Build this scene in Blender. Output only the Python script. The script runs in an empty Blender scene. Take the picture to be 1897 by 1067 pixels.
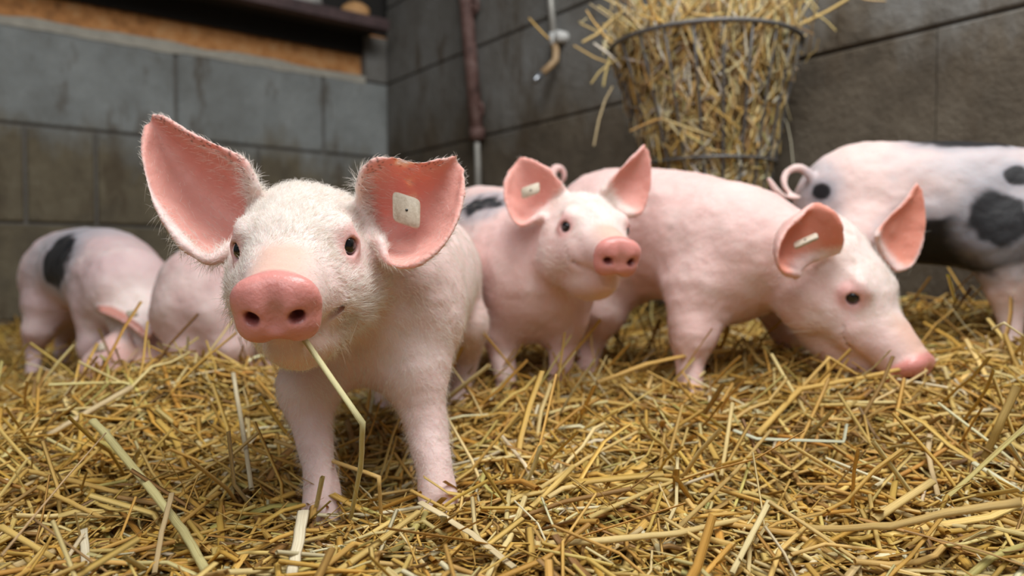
import bpy, math
import numpy as np
from mathutils import kdtree

rng = np.random.default_rng(7)
SC = bpy.context.scene
COL = SC.collection

# ------------------------------------------------------------------ camera
FPX, CX, CY = 1366.0, 948.5, 533.5
CAMZ, PITCH = 0.185, math.atan(43.5 / 1366.0)
cam_d = bpy.data.cameras.new('camera'); cam = bpy.data.objects.new('camera', cam_d); COL.objects.link(cam)
cam.location = (0, 0, CAMZ); cam.rotation_euler = (math.pi / 2 - PITCH, 0, 0)
cam_d.sensor_width = 36.0; cam_d.lens = FPX / 1897.0 * 36.0
cam_d.clip_start = 0.02; cam_d.clip_end = 50
cam_d.dof.use_dof = True; cam_d.dof.focus_distance = 0.47; cam_d.dof.aperture_fstop = 5.2
SC.camera = cam
# ------------------------------------------------------------------ light
w = bpy.data.worlds.new('overcast'); SC.world = w; w.use_nodes = True
w.node_tree.nodes['Background'].inputs[0].default_value = (0.86, 0.93, 1.0, 1)
w.node_tree.nodes['Background'].inputs[1].default_value = 0.13
def area(name, loc, aim, sx, sy, energy, col):
    d = bpy.data.lights.new(name, 'AREA'); d.shape = 'RECTANGLE'; d.size = sx; d.size_y = sy; d.energy = energy; d.color = col
    o = bpy.data.objects.new(name, d); COL.objects.link(o); o.location = loc
    v = np.array(aim, float) - np.array(loc, float)
    o.rotation_euler = (math.atan2(math.hypot(v[0], v[1]), -v[2]), 0, math.atan2(v[1], v[0]) - math.pi / 2)
    o['kind'] = 'helper'
    return o
area('skylight', (0.40, 0.30, 1.80), (0.0, 0.75, 0.0), 1.3, 0.9, 43, (1.0, 0.99, 0.975))
area('barn_opening', (-0.3, -1.6, 1.9), (0.0, 0.7, 0.1), 2.0, 1.2, 27, (0.97, 0.985, 1.0))
SC.view_settings.view_transform = 'Standard'; SC.view_settings.look = 'None'
SC.view_settings.gamma = 1.0; SC.view_settings.exposure = 0.0; SC.view_settings.use_curve_mapping = False

# ------------------------------------------------------------------ helpers
A = lambda *v: np.array(v, dtype=np.float64)
cp, sp = math.cos(PITCH), math.sin(PITCH)
def P(px, py, Z):
    """a point of the place seen at that pixel, Z metres in front of the lens"""
    x = (px - CX) / FPX * Z; y = -(py - CY) / FPX * Z
    return A(x, Z * cp + y * sp, CAMZ + y * cp - Z * sp)
def unit(v):
    v = np.asarray(v, float); return v / np.linalg.norm(v)
def lerp(a, b, t): return a + (b - a) * t
def sstep(a, b, x):
    t = np.clip((x - a) / (b - a), 0, 1); return t * t * (3 - 2 * t)
_H = np.random.default_rng(3).random(1 << 14)
def vnoise(p, f, seed=0):
    q = np.asarray(p) * f + 37.3 + seed * 11.17
    i = np.floor(q).astype(np.int64); t = q - i; t = t * t * (3 - 2 * t)
    def h(a, b, c): return _H[(a * 7349 + b * 1931 + c * 4457 + seed * 977) & 16383]
    r = 0
    for a in (0, 1):
        for b in (0, 1):
            for c in (0, 1):
                wgt = (t[..., 0] if a else 1 - t[..., 0]) * (t[..., 1] if b else 1 - t[..., 1]) * (t[..., 2] if c else 1 - t[..., 2])
                r = r + wgt * h(i[..., 0] + a, i[..., 1] + b, i[..., 2] + c)
    return r
def fbm(p, f, seed=0, o=3):
    r, a, s = 0, 0.5, 0
    for k in range(o):
        r = r + a * vnoise(p, f * 2 ** k, seed + k); s += a; a *= 0.5
    return r / s

def tag(o, label=None, cat=None, group=None, kind=None):
    if label: o['label'] = label
    if cat: o['category'] = cat
    if group: o['group'] = group
    if kind: o['kind'] = kind
    return o
def link(o, parent=None):
    COL.objects.link(o)
    if parent is not None: o.parent = parent
    return o
def empty(name, loc=(0, 0, 0)):
    o = bpy.data.objects.new(name, None); o.empty_display_size = 0.05; COL.objects.link(o); o.location = loc
    return o
def mesh_np(name, V, loops, sizes, smooth=True):
    me = bpy.data.meshes.new(name)
    V = np.ascontiguousarray(V, dtype=np.float32); loops = np.ascontiguousarray(loops, dtype=np.int32).ravel(); sizes = np.ascontiguousarray(sizes, dtype=np.int32)
    me.vertices.add(len(V)); me.vertices.foreach_set('co', V.ravel())
    me.loops.add(len(loops)); me.loops.foreach_set('vertex_index', loops)
    me.polygons.add(len(sizes)); st = np.zeros(len(sizes), np.int32); st[1:] = np.cumsum(sizes)[:-1]
    me.polygons.foreach_set('loop_start', st)
    me.update(calc_edges=True)
    me.polygons.foreach_set('use_smooth', np.full(len(sizes), bool(smooth)))
    me.validate()
    return me
def obj(name, V, F, mat, parent=None, smooth=True):
    """one mesh object; world coordinates, children carry the inverse offset of an Empty parent"""
    F = list(F)
    loops = [i for f in F for i in f]; sizes = [len(f) for f in F]
    V = np.asarray(V, float)
    if parent is not None: V = V - np.array(parent.location)
    me = mesh_np(name, V, loops, sizes, smooth)
    o = bpy.data.objects.new(name, me); me.materials.append(mat)
    return link(o, parent)
def color_attr(me, C, name='col'):
    at = me.attributes.new(name, 'FLOAT_COLOR', 'POINT'); at.data.foreach_set('color', np.ascontiguousarray(C, np.float32).ravel())
def vec_attr(me, C, name):
    at = me.attributes.new(name, 'FLOAT_VECTOR', 'POINT'); at.data.foreach_set('vector', np.ascontiguousarray(C, np.float32).ravel())

# ------------------------------------------------------------------ materials
def mat(name):
    m = bpy.data.materials.new(name); m.use_nodes = True
    nt = m.node_tree; return m, nt, nt.nodes['Principled BSDF']
def nd(nt, t, **kw):
    n = nt.nodes.new(t)
    for k, v in kw.items():
        if k.startswith('i_'): n.inputs[int(k[2:]) if k[2:].isdigit() else k[2:]].default_value = v
        else: setattr(n, k, v)
    return n
def noise(nt, vec, scale, detail=4, rough=0.6):
    n = nd(nt, 'ShaderNodeTexNoise'); n.inputs['Scale'].default_value = scale; n.inputs['Detail'].default_value = detail; n.inputs['Roughness'].default_value = rough
    if vec is not None: nt.links.new(vec, n.inputs['Vector'])
    return n.outputs[0]
def ramp(nt, fac, stops):
    r = nd(nt, 'ShaderNodeValToRGB'); e = r.color_ramp.elements
    while len(e) < len(stops): e.new(0.5)
    for k, (p, c) in enumerate(stops):
        e[k].position = p; e[k].color = c if len(c) == 4 else (*c, 1)
    nt.links.new(fac, r.inputs[0]); return r.outputs[0]
def mix(nt, fac, a, b, mode='MIX'):
    m = nd(nt, 'ShaderNodeMix', data_type='RGBA', blend_type=mode)
    for s, v in ((m.inputs[0], fac), (m.inputs[6], a), (m.inputs[7], b)):
        if hasattr(v, 'is_output'): nt.links.new(v, s)
        elif isinstance(v, (int, float)): s.default_value = v
        else: s.default_value = (*v, 1)
    return m.outputs[2]
def math_n(nt, op, a, b=0.0, clamp=False):
    m = nd(nt, 'ShaderNodeMath', operation=op); m.use_clamp = clamp
    for s, v in ((m.inputs[0], a), (m.inputs[1], b)):
        if hasattr(v, 'is_output'): nt.links.new(v, s)
        else: s.default_value = v
    return m.outputs[0]
def bump(nt, bs, h, strength, dist):
    b = nd(nt, 'ShaderNodeBump'); b.inputs['Strength'].default_value = strength; b.inputs['Distance'].default_value = dist
    nt.links.new(h, b.inputs['Height']); nt.links.new(b.outputs[0], bs.inputs['Normal'])
def simple(name, col, rough=0.6, metal=0.0, var=0.25, scale=60, bumpd=0.0):
    m, nt, bs = mat(name)
    pos = nd(nt, 'ShaderNodeNewGeometry').outputs['Position']
    n = noise(nt, pos, scale)
    c = mix(nt, n, tuple(x * (1 - var) for x in col), tuple(min(1, x * (1 + var)) for x in col))
    nt.links.new(c, bs.inputs['Base Color']); bs.inputs['Roughness'].default_value = rough; bs.inputs['Metallic'].default_value = metal
    if bumpd: bump(nt, bs, n, 0.6, bumpd)
    return m

def make_skin():
    m, nt, bs = mat('pig_skin')
    at = nd(nt, 'ShaderNodeAttribute', attribute_name='col')
    pos = nd(nt, 'ShaderNodeNewGeometry').outputs['Position']
    n1 = noise(nt, pos, 45, 5); n2 = noise(nt, pos, 420, 3)
    c = mix(nt, math_n(nt, 'MULTIPLY', n1, 0.30), at.outputs['Color'], (0.70, 0.40, 0.36), 'MULTIPLY')
    nt.links.new(c, bs.inputs['Base Color'])
    # alpha of the attribute holds the wet gloss of the snout
    r = math_n(nt, 'SUBTRACT', 0.62, math_n(nt, 'MULTIPLY', at.outputs['Alpha'], 0.40))
    nt.links.new(r, bs.inputs['Roughness'])
    bs.inputs['Subsurface Weight'].default_value = 0.35
    bs.inputs['Subsurface Radius'].default_value = (1.0, 0.32, 0.22); bs.inputs['Subsurface Scale'].default_value = 0.007
    bs.inputs['Sheen Weight'].default_value = 0.06; bs.inputs['Sheen Roughness'].default_value = 0.4
    bs.inputs['Specular IOR Level'].default_value = 0.4
    h = math_n(nt, 'ADD', n2, math_n(nt, 'MULTIPLY', noise(nt, pos, 130, 3), 1.5))
    bump(nt, bs, h, 0.35, 0.0012)
    return m
def make_concrete(name, seed, pal, mud_pal, rise=0.0):
    m, nt, bs = mat(name)
    g = nd(nt, 'ShaderNodeNewGeometry').outputs['Position']
    mp = nd(nt, 'ShaderNodeMapping'); nt.links.new(g, mp.inputs[0]); mp.inputs['Location'].default_value = (seed * 3.1, seed * 1.7, 0)
    v = mp.outputs[0]
    st = nd(nt, 'ShaderNodeMapping'); nt.links.new(v, st.inputs[0]); st.inputs['Scale'].default_value = (1, 1, 0.32)
    sx = nd(nt, 'ShaderNodeSeparateXYZ'); nt.links.new(g, sx.inputs[0])
    base = ramp(nt, noise(nt, v, 5, 6, 0.65), list(zip((0.30, 0.5, 0.72), pal)))
    base = mix(nt, math_n(nt, 'MULTIPLY', noise(nt, v, 55, 4), 0.5), base, (0.20, 0.20, 0.18))
    # splashed mud up to about the second course, ragged upper edge
    edge = math_n(nt, 'ADD', math_n(nt, 'MULTIPLY', noise(nt, st.outputs[0], 4.5, 5, 0.62), 0.62), math_n(nt, 'MULTIPLY', noise(nt, v, 19, 4), 0.14))
    hgt = math_n(nt, 'SUBTRACT', math_n(nt, 'ADD', 0.23 + rise, edge), sx.outputs[2])
    dirt = math_n(nt, 'MULTIPLY', math_n(nt, 'MULTIPLY', hgt, 7.0, True), 0.92)
    mud = ramp(nt, noise(nt, v, 9, 5, 0.65), list(zip((0.3, 0.55, 0.8), mud_pal)))
    c = mix(nt, dirt, base, mud)
    spot = ramp(nt, noise(nt, st.outputs[0], 11, 5, 0.7), [(0.54, (0, 0, 0)), (0.66, (1, 1, 1))])
    c = mix(nt, math_n(nt, 'MULTIPLY', spot, 0.7), c, (0.070, 0.048, 0.026))
    nt.links.new(c, bs.inputs['Base Color']); bs.inputs['Roughness'].default_value = 0.85
    h = math_n(nt, 'ADD', noise(nt, v, 60, 5, 0.7), math_n(nt, 'MULTIPLY', noise(nt, v, 12, 4), 1.6))
    bump(nt, bs, h, 0.7, 0.006)
    return m
def make_straw():
    m, nt, bs = mat('straw')
    at = nd(nt, 'ShaderNodeAttribute', attribute_name='col')
    uv = nd(nt, 'ShaderNodeAttribute', attribute_name='suv')
    mp = nd(nt, 'ShaderNodeMapping'); nt.links.new(uv.outputs['Vector'], mp.inputs[0]); mp.inputs['Scale'].default_value = (16, 9.0, 1)
    n = noise(nt, mp.outputs[0], 1.0, 4, 0.7)
    c = mix(nt, ramp(nt, n, [(0.35, (0, 0, 0)), (0.65, (1, 1, 1))]), (0.66, 0.55, 0.40), (1.25, 1.24, 1.20))
    c = mix(nt, 1.0, at.outputs['Color'], c, 'MULTIPLY')
    nt.links.new(c, bs.inputs['Base Color']); bs.inputs['Roughness'].default_value = 0.42
    bs.inputs['Specular IOR Level'].default_value = 0.45
    tr = nd(nt, 'ShaderNodeBsdfTranslucent'); nt.links.new(c, tr.inputs[0])
    ms = nd(nt, 'ShaderNodeMixShader'); ms.inputs[0].default_value = 0.16
    out = nt.nodes['Material Output']
    nt.links.new(bs.outputs[0], ms.inputs[1]); nt.links.new(tr.outputs[0], ms.inputs[2]); nt.links.new(ms.outputs[0], out.inputs[0])
    bump(nt, bs, n, 0.5, 0.0006)
    return m
def make_bristle():
    m, nt, bs = mat('bristle')
    g = nd(nt, 'ShaderNodeNewGeometry').outputs['Position']
    c = ramp(nt, noise(nt, g, 240, 4, 0.75), [(0.30, (0.62, 0.53, 0.40)), (0.44, (0.88, 0.84, 0.77)), (0.62, (0.95, 0.93, 0.90))])
    nt.links.new(c, bs.inputs['Base Color']); bs.inputs['Roughness'].default_value = 0.4
    tr = nd(nt, 'ShaderNodeBsdfTranslucent'); nt.links.new(c, tr.inputs[0])
    ms = nd(nt, 'ShaderNodeMixShader'); ms.inputs[0].default_value = 0.3
    nt.links.new(bs.outputs[0], ms.inputs[1]); nt.links.new(tr.outputs[0], ms.inputs[2]); nt.links.new(ms.outputs[0], nt.nodes['Material Output'].inputs[0])
    return m
def make_rust(name, cols, rough=0.85):
    m, nt, bs = mat(name)
    g = nd(nt, 'ShaderNodeNewGeometry').outputs['Position']
    c = ramp(nt, noise(nt, g, 22, 6, 0.7), [(0.3, cols[0]), (0.5, cols[1]), (0.7, cols[2])])
    nt.links.new(c, bs.inputs['Base Color']); bs.inputs['Roughness'].default_value = rough
    bump(nt, bs, noise(nt, g, 90, 5, 0.7), 0.8, 0.003)
    return m
M_SKIN = make_skin()
M_STRAW = make_straw()
M_BRISTLE = make_bristle()
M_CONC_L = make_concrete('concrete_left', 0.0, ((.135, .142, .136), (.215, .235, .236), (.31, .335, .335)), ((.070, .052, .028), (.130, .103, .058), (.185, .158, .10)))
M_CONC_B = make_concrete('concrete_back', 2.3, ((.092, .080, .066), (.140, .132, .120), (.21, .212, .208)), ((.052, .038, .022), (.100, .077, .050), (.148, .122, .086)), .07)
M_MORTAR = simple('mortar', (0.14, 0.13, 0.115), 0.95, 0, 0.35, 40, 0.004)
M_RUST = make_rust('rust_orange', ((0.22, 0.095, 0.030), (0.48, 0.21, 0.065), (0.56, 0.33, 0.15)))
M_PIPE = make_rust('rusty_pipe', ((0.045, 0.022, 0.018), (0.11, 0.055, 0.045), (0.20, 0.13, 0.115)), 0.7)
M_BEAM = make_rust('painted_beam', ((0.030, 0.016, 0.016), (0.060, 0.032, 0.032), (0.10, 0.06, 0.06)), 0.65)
M_DARK = simple('dark_soffit_shade', (0.016, 0.014, 0.012), 0.9)  # near-black for the soffit and for shade painted above and behind it
M_WHITE = simple('white_plastic', (0.55, 0.55, 0.53), 0.5)
M_GALV = simple('galvanised_pipe', (0.34, 0.33, 0.30), 0.5, 0.3)
M_BRASS = make_rust('brass', ((0.20, 0.12, 0.05), (0.33, 0.21, 0.10), (0.42, 0.30, 0.17)), 0.5)
M_STEEL = simple('steel', (0.35, 0.37, 0.40), 0.3, 0.9)
M_WIRE = simple('basket_wire', (0.16, 0.155, 0.15), 0.55, 0.5)
M_SLAB = simple('floor_concrete', (0.16, 0.14, 0.11), 0.9, 0, 0.3, 20, 0.004)
M_BALE = simple('orange_tarp', (0.55, 0.30, 0.12), 0.7)
def make_eye():
    m, nt, bs = mat('eye_white')
    bs.inputs['Base Color'].default_value = (0.62, 0.55, 0.52, 1); bs.inputs['Roughness'].default_value = 0.12
    m2, nt2, b2 = mat('eye_iris')
    g = nd(nt2, 'ShaderNodeNewGeometry').outputs['Position']
    c = ramp(nt2, noise(nt2, g, 700, 3), [(0.3, (0.003, 0.003, 0.004)), (0.7, (0.010, 0.008, 0.008))])
    nt2.links.new(c, b2.inputs['Base Color']); b2.inputs['Roughness'].default_value = 0.05; b2.inputs['Coat Weight'].default_value = 0.6
    return m, m2
M_EYE, M_IRIS = make_eye()
def make_tagmat():
    m, nt, bs = mat('tag_plastic')
    g = nd(nt, 'ShaderNodeNewGeometry').outputs['Position']
    c = ramp(nt, noise(nt, g, 300, 4, 0.7), [(0.3, (0.45, 0.37, 0.27)), (0.6, (0.62, 0.54, 0.43))])
    nt.links.new(c, bs.inputs['Base Color']); bs.inputs['Roughness'].default_value = 0.6
    bump(nt, bs, noise(nt, g, 900, 2), 0.4, 0.0005)
    return m
M_TAG = make_tagmat()

# ------------------------------------------------------------------ walls and floor
P0 = A(-1.389, 2.0); DL = A(0.797, 0.604); NL = A(0.604, -0.797)       # left wall: point, direction to the corner, normal into the pen
SC_ = 1.176; CORN = P0 + DL * SC_
DB = A(0.604, -0.797); NB = A(-0.797, -0.604)                          # back wall runs from the corner to the right and towards the camera
JZ = [-0.242, 0.028, 0.298, 0.567, 0.837, 1.107, 1.377]
def wall_frame(org, d, n):
    return lambda s, z, o=0.0: A(org[0] + d[0] * s + n[0] * o, org[1] + d[1] * s + n[1] * o, z)
WL = wall_frame(P0, DL, NL); WB = wall_frame(CORN, DB, NB)
BOXF = [(0, 1, 2, 3), (7, 6, 5, 4), (0, 4, 5, 1), (1, 5, 6, 2), (2, 6, 7, 3), (3, 7, 4, 0)]
def wall_box(name, W, s0, s1, z0, z1, o0, o1, m, parent=None):
    V = [W(s0, z0, o0), W(s1, z0, o0), W(s1, z1, o0), W(s0, z1, o0), W(s0, z0, o1), W(s1, z0, o1), W(s1, z1, o1), W(s0, z1, o1)]
    return obj(name, V, BOXF, m, parent, smooth=False)
def wall_block(W, s0, s1, z0, z1, parent, m, g=0.004, b=0.005, gs=None):
    """one block: front face proud of the mortar with a worn, chamfered edge"""
    gs = g if gs is None else gs; s0 += gs; s1 -= gs; z0 += g; z1 -= g; bs_ = b * gs / g; dp = float(rng.uniform(-0.0008, 0.001))
    V = []
    for (a, o) in ((0, -0.03), (0, 0.010 - b), (b, 0.010)):
        c = a * bs_ / b; V += [W(s0 + c, z0 + a, o + dp), W(s1 - c, z0 + a, o + dp), W(s1 - c, z1 - a, o + dp), W(s0 + c, z1 - a, o + dp)]
    F = []
    for r in (0, 4):
        for k in range(4): F.append((r + k, r + (k + 1) % 4, r + 4 + (k + 1) % 4, r + 4 + k))
    F.append((8, 9, 10, 11))
    return obj('concrete_block', V, F, m, parent, smooth=False)
wl = wall_box('wall_left', WL, -1.6, SC_ + 0.12, -0.30, 0.837, -0.16, 0.0, M_MORTAR); tag(wl, 'grey concrete block wall with mud-stained lower courses', kind='structure')
wb = wall_box('wall_back', WB, -0.0, 3.3, -0.30, 1.65, -0.16, 0.0, M_MORTAR); tag(wb, 'grey block wall behind the hay basket', kind='structure')
cuts_l = {0: [-1.6, -1.22, -0.75, -0.28, 0.19, 0.66, 1.13, SC_ - 0.002], 1: [-1.6, -1.43, -0.96, -0.49, -0.02, 0.45, 0.92, SC_ - 0.002],
          2: [-1.6, -1.35, -0.88, -0.41, 0.062, 0.233, 0.70, SC_ - 0.002], 3: [-1.6, -1.43, -0.96, -0.49, -0.02, 0.452, 0.925, SC_ - 0.002]}
for r, cs in cuts_l.items():
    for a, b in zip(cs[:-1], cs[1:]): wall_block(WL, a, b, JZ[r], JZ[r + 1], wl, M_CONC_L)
for r in range(6):
    s = 0.012; ln = 0.30 if r % 2 else 0.47
    while s < 3.28:
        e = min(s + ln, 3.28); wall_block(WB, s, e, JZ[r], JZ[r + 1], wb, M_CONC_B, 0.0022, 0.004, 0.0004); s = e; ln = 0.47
fl = obj('floor', [(-3, -1.2, -0.12), (2.2, -1.2, -0.12), (2.2, 3.2, -0.12), (-3, 3.2, -0.12)], [(0, 1, 2, 3)], M_SLAB, smooth=False)
tag(fl, 'concrete pen floor under the straw', kind='structure')

# above the left wall: crumbling mortar bed, rusty back sheet, dark overhang with a steel edge beam
n = 90; V = []; F = []
for i in range(n):
    s = lerp(-1.6, 1.08, i / (n - 1)); q = A(s, 0.0, 0.0)
    hgt = 0.012 + 0.030 * float(fbm(q[None] * 1.0, 9, 5)[0]); dn = -0.012 * float(fbm(q[None], 17, 9)[0]) - 0.004
    V += [WL(s, 0.837 + dn, 0.013), WL(s, 0.837 + hgt * 0.7, 0.012), WL(s, 0.837 + hgt, -0.03), WL(s, 0.830, -0.03)]
for i in range(n - 1):
    for k in range(3): F.append((i * 4 + k, (i + 1) * 4 + k, (i + 1) * 4 + k + 1, i * 4 + k + 1))
M_LIME = simple('lime_mortar', (0.33, 0.31, 0.26), 0.95, 0, 0.3, 35, 0.004)
tm = obj('trim_1', V, F, M_LIME); tag(tm, 'crumbling pale mortar along the top of the block wall', kind='structure')
rs = wall_box('wall_recess', WL, -1.6, SC_ + 0.1, 0.80, 1.02, -0.12, -0.035, M_RUST); tag(rs, 'rust-orange sheet set back above the block wall', kind='structure')
pr = wall_box('wall_pier', WL, 1.085, SC_ - 0.002, 0.842, 1.00, -0.10, 0.006, M_CONC_B); tag(pr, 'short grey concrete pier in the wall corner', kind='structure')
bm = empty('overhang_beam', tuple(WL(0.2, 0.985, 0.1)))
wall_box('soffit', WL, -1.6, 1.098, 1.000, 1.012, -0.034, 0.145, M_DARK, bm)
wall_box('shade_strip', WL, -1.6, 1.083, 0.938, 0.999, -0.034, -0.014, M_DARK, bm)  # added strip whose near-black colour is the shade under the overhang
wall_box('edge_flange', WL, -1.6, 1.10, 0.983, 1.018, 0.145, 0.157, M_BEAM, bm)
wall_box('edge_lip', WL, -1.6, 1.10, 0.983, 0.989, 0.110, 0.145, M_BEAM, bm)
tag(bm, 'dark brown steel edge beam of the overhang above the left wall', 'beam')
db = wall_box('wall_upper', WL, -1.6, SC_ + 0.1, 1.0205, 1.7, -0.12, -0.036, M_DARK); tag(db, 'near-black sheet painted as the shade above the overhang', kind='structure')  # sheet coloured near-black as the shade of the open space up there

# ------------------------------------------------------------------ tubes
def tube_vf(pts, rad, sides=10, cap=True):
    pts = np.asarray(pts, float); rad = np.broadcast_to(np.asarray(rad, float), (len(pts),))
    V = []; F = []; up = None
    for i in range(len(pts)):
        t = unit(pts[min(i + 1, len(pts) - 1)] - pts[max(i - 1, 0)])
        if up is None: up = A(0, 0, 1) if abs(t[2]) < 0.9 else A(1, 0, 0)
        a = unit(np.cross(t, up)); b = np.cross(a, t); up = b
        for k in range(sides):
            an = 2 * math.pi * k / sides; V.append(pts[i] + rad[i] * (math.cos(an) * a + math.sin(an) * b))
    for i in range(len(pts) - 1):
        for k in range(sides):
            k2 = (k + 1) % sides; F.append((i * sides + k, i * sides + k2, (i + 1) * sides + k2, (i + 1) * sides + k))
    if cap: F.append(tuple(range(sides))[::-1]); F.append(tuple((len(pts) - 1) * sides + k for k in range(sides)))
    return V, F
def tube(name, pts, rad, m, parent=None, sides=10):
    V, F = tube_vf(pts, rad, sides); return obj(name, V, F, m, parent)
def merge(parts):
    V = []; F = []
    for v, f in parts:
        o = len(V); V += list(v); F += [tuple(i + o for i in x) for x in f]
    return V, F
def spl(pts, n):
    """Catmull-Rom through rows of any width"""
    p = np.asarray(pts, float); m = len(p)
    q = np.vstack([2 * p[0] - p[1], p, 2 * p[-1] - p[-2]])
    t = np.linspace(0, m - 1, n); i = np.minimum(t.astype(int), m - 2); f = (t - i)[:, None]
    a, b, c, d = q[i], q[i + 1], q[i + 2], q[i + 3]
    return 0.5 * (2 * b + (c - a) * f + (2 * a - 5 * b + 4 * c - d) * f * f + (3 * b - a - 3 * c + d) * f ** 3)

# ------------------------------------------------------------------ signed distance modelling of the pigs
BIG = 0.08
class Field:
    def __init__(s, lo, hi, h):
        s.h = h; s.lo = np.asarray(lo, float); n = np.ceil((np.asarray(hi) - s.lo) / h).astype(int) + 1
        s.a = np.full(n, BIG, np.float32); s.n = n
    def sl(s, lo, hi):
        i0 = np.clip(np.floor((lo - s.lo) / s.h).astype(int), 0, s.n - 1); i1 = np.clip(np.ceil((hi - s.lo) / s.h).astype(int) + 1, 1, s.n)
        g = [(s.lo[k] + s.h * np.arange(i0[k], i1[k])).astype(np.float32) for k in range(3)]
        return tuple(slice(i0[k], i1[k]) for k in range(3)), g[0][:, None, None], g[1][None, :, None], g[2][None, None, :]
    def put(s, sl, d, k, op):
        a = s.a[sl]
        if op == 'sub':
            d = -d; h = np.maximum(k - np.abs(a - d), 0) / k; s.a[sl] = np.maximum(a, d) + h * h * k * 0.25
        else:
            h = np.maximum(k - np.abs(a - d), 0) / k; s.a[sl] = np.minimum(a, d) - h * h * k * 0.25
    def cone(s, a, b, ra, rb, k=0.02, op='add'):
        a = np.asarray(a, float); b = np.asarray(b, float); r = max(ra, rb) + k + s.h * 3
        sl, X, Y, Z = s.sl(np.minimum(a, b) - r, np.maximum(a, b) + r)
        ba = (b - a).astype(np.float32); L = max(float(ba @ ba), 1e-9)
        x, y, z = X - np.float32(a[0]), Y - np.float32(a[1]), Z - np.float32(a[2])
        t = np.clip((x * ba[0] + y * ba[1] + z * ba[2]) / np.float32(L), 0, 1)
        d = np.sqrt((x - t * ba[0]) ** 2 + (y - t * ba[1]) ** 2 + (z - t * ba[2]) ** 2) - (np.float32(ra) + np.float32(rb - ra) * t)
        s.put(sl, d, k, op)
    def ell(s, c, R, rad, k=0.02, op='add'):
        c = np.asarray(c, float); rad = np.asarray(rad, float); r = rad.max() + k + s.h * 3
        sl, X, Y, Z = s.sl(c - r, c + r)
        x, y, z = X - np.float32(c[0]), Y - np.float32(c[1]), Z - np.float32(c[2])
        k0 = 0; k1 = 0
        for i in range(3):
            q = x * np.float32(R[i][0]) + y * np.float32(R[i][1]) + z * np.float32(R[i][2])
            k0 = k0 + (q / np.float32(rad[i])) ** 2; k1 = k1 + (q / np.float32(rad[i] ** 2)) ** 2
        k0 = np.sqrt(k0); k1 = np.sqrt(k1) + 1e-6
        s.put(sl, k0 * (k0 - 1) / k1, k, op)
    def chain(s, pts, k=0.012, n=None, op='add'):
        """pts rows of x y z r, smoothed by a spline; one smooth union for the whole chain"""
        p = np.array([list(q[0]) + [q[1]] for q in pts]); n = n or (len(p) - 1) * 4 + 1
        q = spl(p, n); r = q[:, 3].max() + k + s.h * 3
        sl, X, Y, Z = s.sl(q[:, :3].min(0) - r, q[:, :3].max(0) + r)
        T = np.full((X.shape[0], Y.shape[1], Z.shape[2]), BIG, np.float32); i0 = np.array([x.start for x in sl])
        for i in range(n - 1):
            a, b = q[i, :3], q[i + 1, :3]; rr = max(q[i, 3], q[i + 1, 3]) + k + s.h * 3
            s2, X, Y, Z = s.sl(np.minimum(a, b) - rr, np.maximum(a, b) + rr)
            ba = (b - a).astype(np.float32); L = max(float(ba @ ba), 1e-9)
            x, y, z = X - np.float32(a[0]), Y - np.float32(a[1]), Z - np.float32(a[2])
            t = np.clip((x * ba[0] + y * ba[1] + z * ba[2]) / np.float32(L), 0, 1)
            d = np.sqrt((x - t * ba[0]) ** 2 + (y - t * ba[1]) ** 2 + (z - t * ba[2]) ** 2) - (np.float32(q[i, 3]) + np.float32(q[i + 1, 3] - q[i, 3]) * t)
            s3 = tuple(slice(s2[j].start - i0[j], s2[j].stop - i0[j]) for j in range(3))
            T[s3] = np.minimum(T[s3], d)
        s.put(sl, T, k, op)
    def surf(s, p, d):
        """first point outside along a ray from inside"""
        p = np.asarray(p, float).copy()
        for _ in range(400):
            i = np.round((p - s.lo) / s.h).astype(int)
            if s.a[tuple(i)] > 0: break
            p = p + d * s.h * 0.25
        return p
    def sheet(s, S, th, k=0.006):
        """S (N,3) dense samples with half thickness th (N): a thin shell such as an ear"""
        r = float(th.max()) + k + s.h * 2
        sl, X, Y, Z = s.sl(S.min(0) - r, S.max(0) + r)
        e = np.full((X.shape[0], Y.shape[1], Z.shape[2]), BIG, np.float32)
        o = A(X.ravel()[0], Y.ravel()[0], Z.ravel()[0]); q = (S - o) / s.h; b = np.round(q).astype(int); R = int(math.ceil(r / s.h))
        for i in range(-R, R + 1):
            for j in range(-R, R + 1):
                for l in range(-R, R + 1):
                    if i * i + j * j + l * l > (R + 0.7) ** 2: continue
                    c = b + A(i, j, l).astype(int); ok = ((c >= 0) & (c < e.shape)).all(1)
                    d = (np.sqrt((((c - q) * s.h) ** 2).sum(1)) - th).astype(np.float32)
                    np.minimum.at(e, tuple(c[ok].T), d[ok])
        s.put(sl, e, k, 'add')
    def mesh(s, smooth=2):
        a = s.a; ins = a < 0
        c = np.zeros(np.array(a.shape) - 1, np.uint8)
        for i in (0, 1):
            for j in (0, 1):
                for l in (0, 1): c += ins[i:a.shape[0] - 1 + i, j:a.shape[1] - 1 + j, l:a.shape[2] - 1 + l]
        act = (c > 0) & (c < 8); idx = np.argwhere(act); vid = np.full(act.shape, -1, np.int32); vid[act] = np.arange(len(idx))
        off = np.array([(i, j, l) for i in (0, 1) for j in (0, 1) for l in (0, 1)])
        val = [a[tuple((idx + o).T)] for o in off]
        pos = np.zeros((len(idx), 3)); cnt = np.zeros(len(idx))
        for p in range(8):
            for q in range(p + 1, 8):
                if np.abs(off[p] - off[q]).sum() != 1: continue
                m = (val[p] < 0) != (val[q] < 0); t = val[p][m] / (val[p][m] - val[q][m])
                pos[m] += off[p] + t[:, None] * (off[q] - off[p]); cnt[m] += 1
        V = s.lo + s.h * (idx + pos / cnt[:, None])
        Q = []
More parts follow.
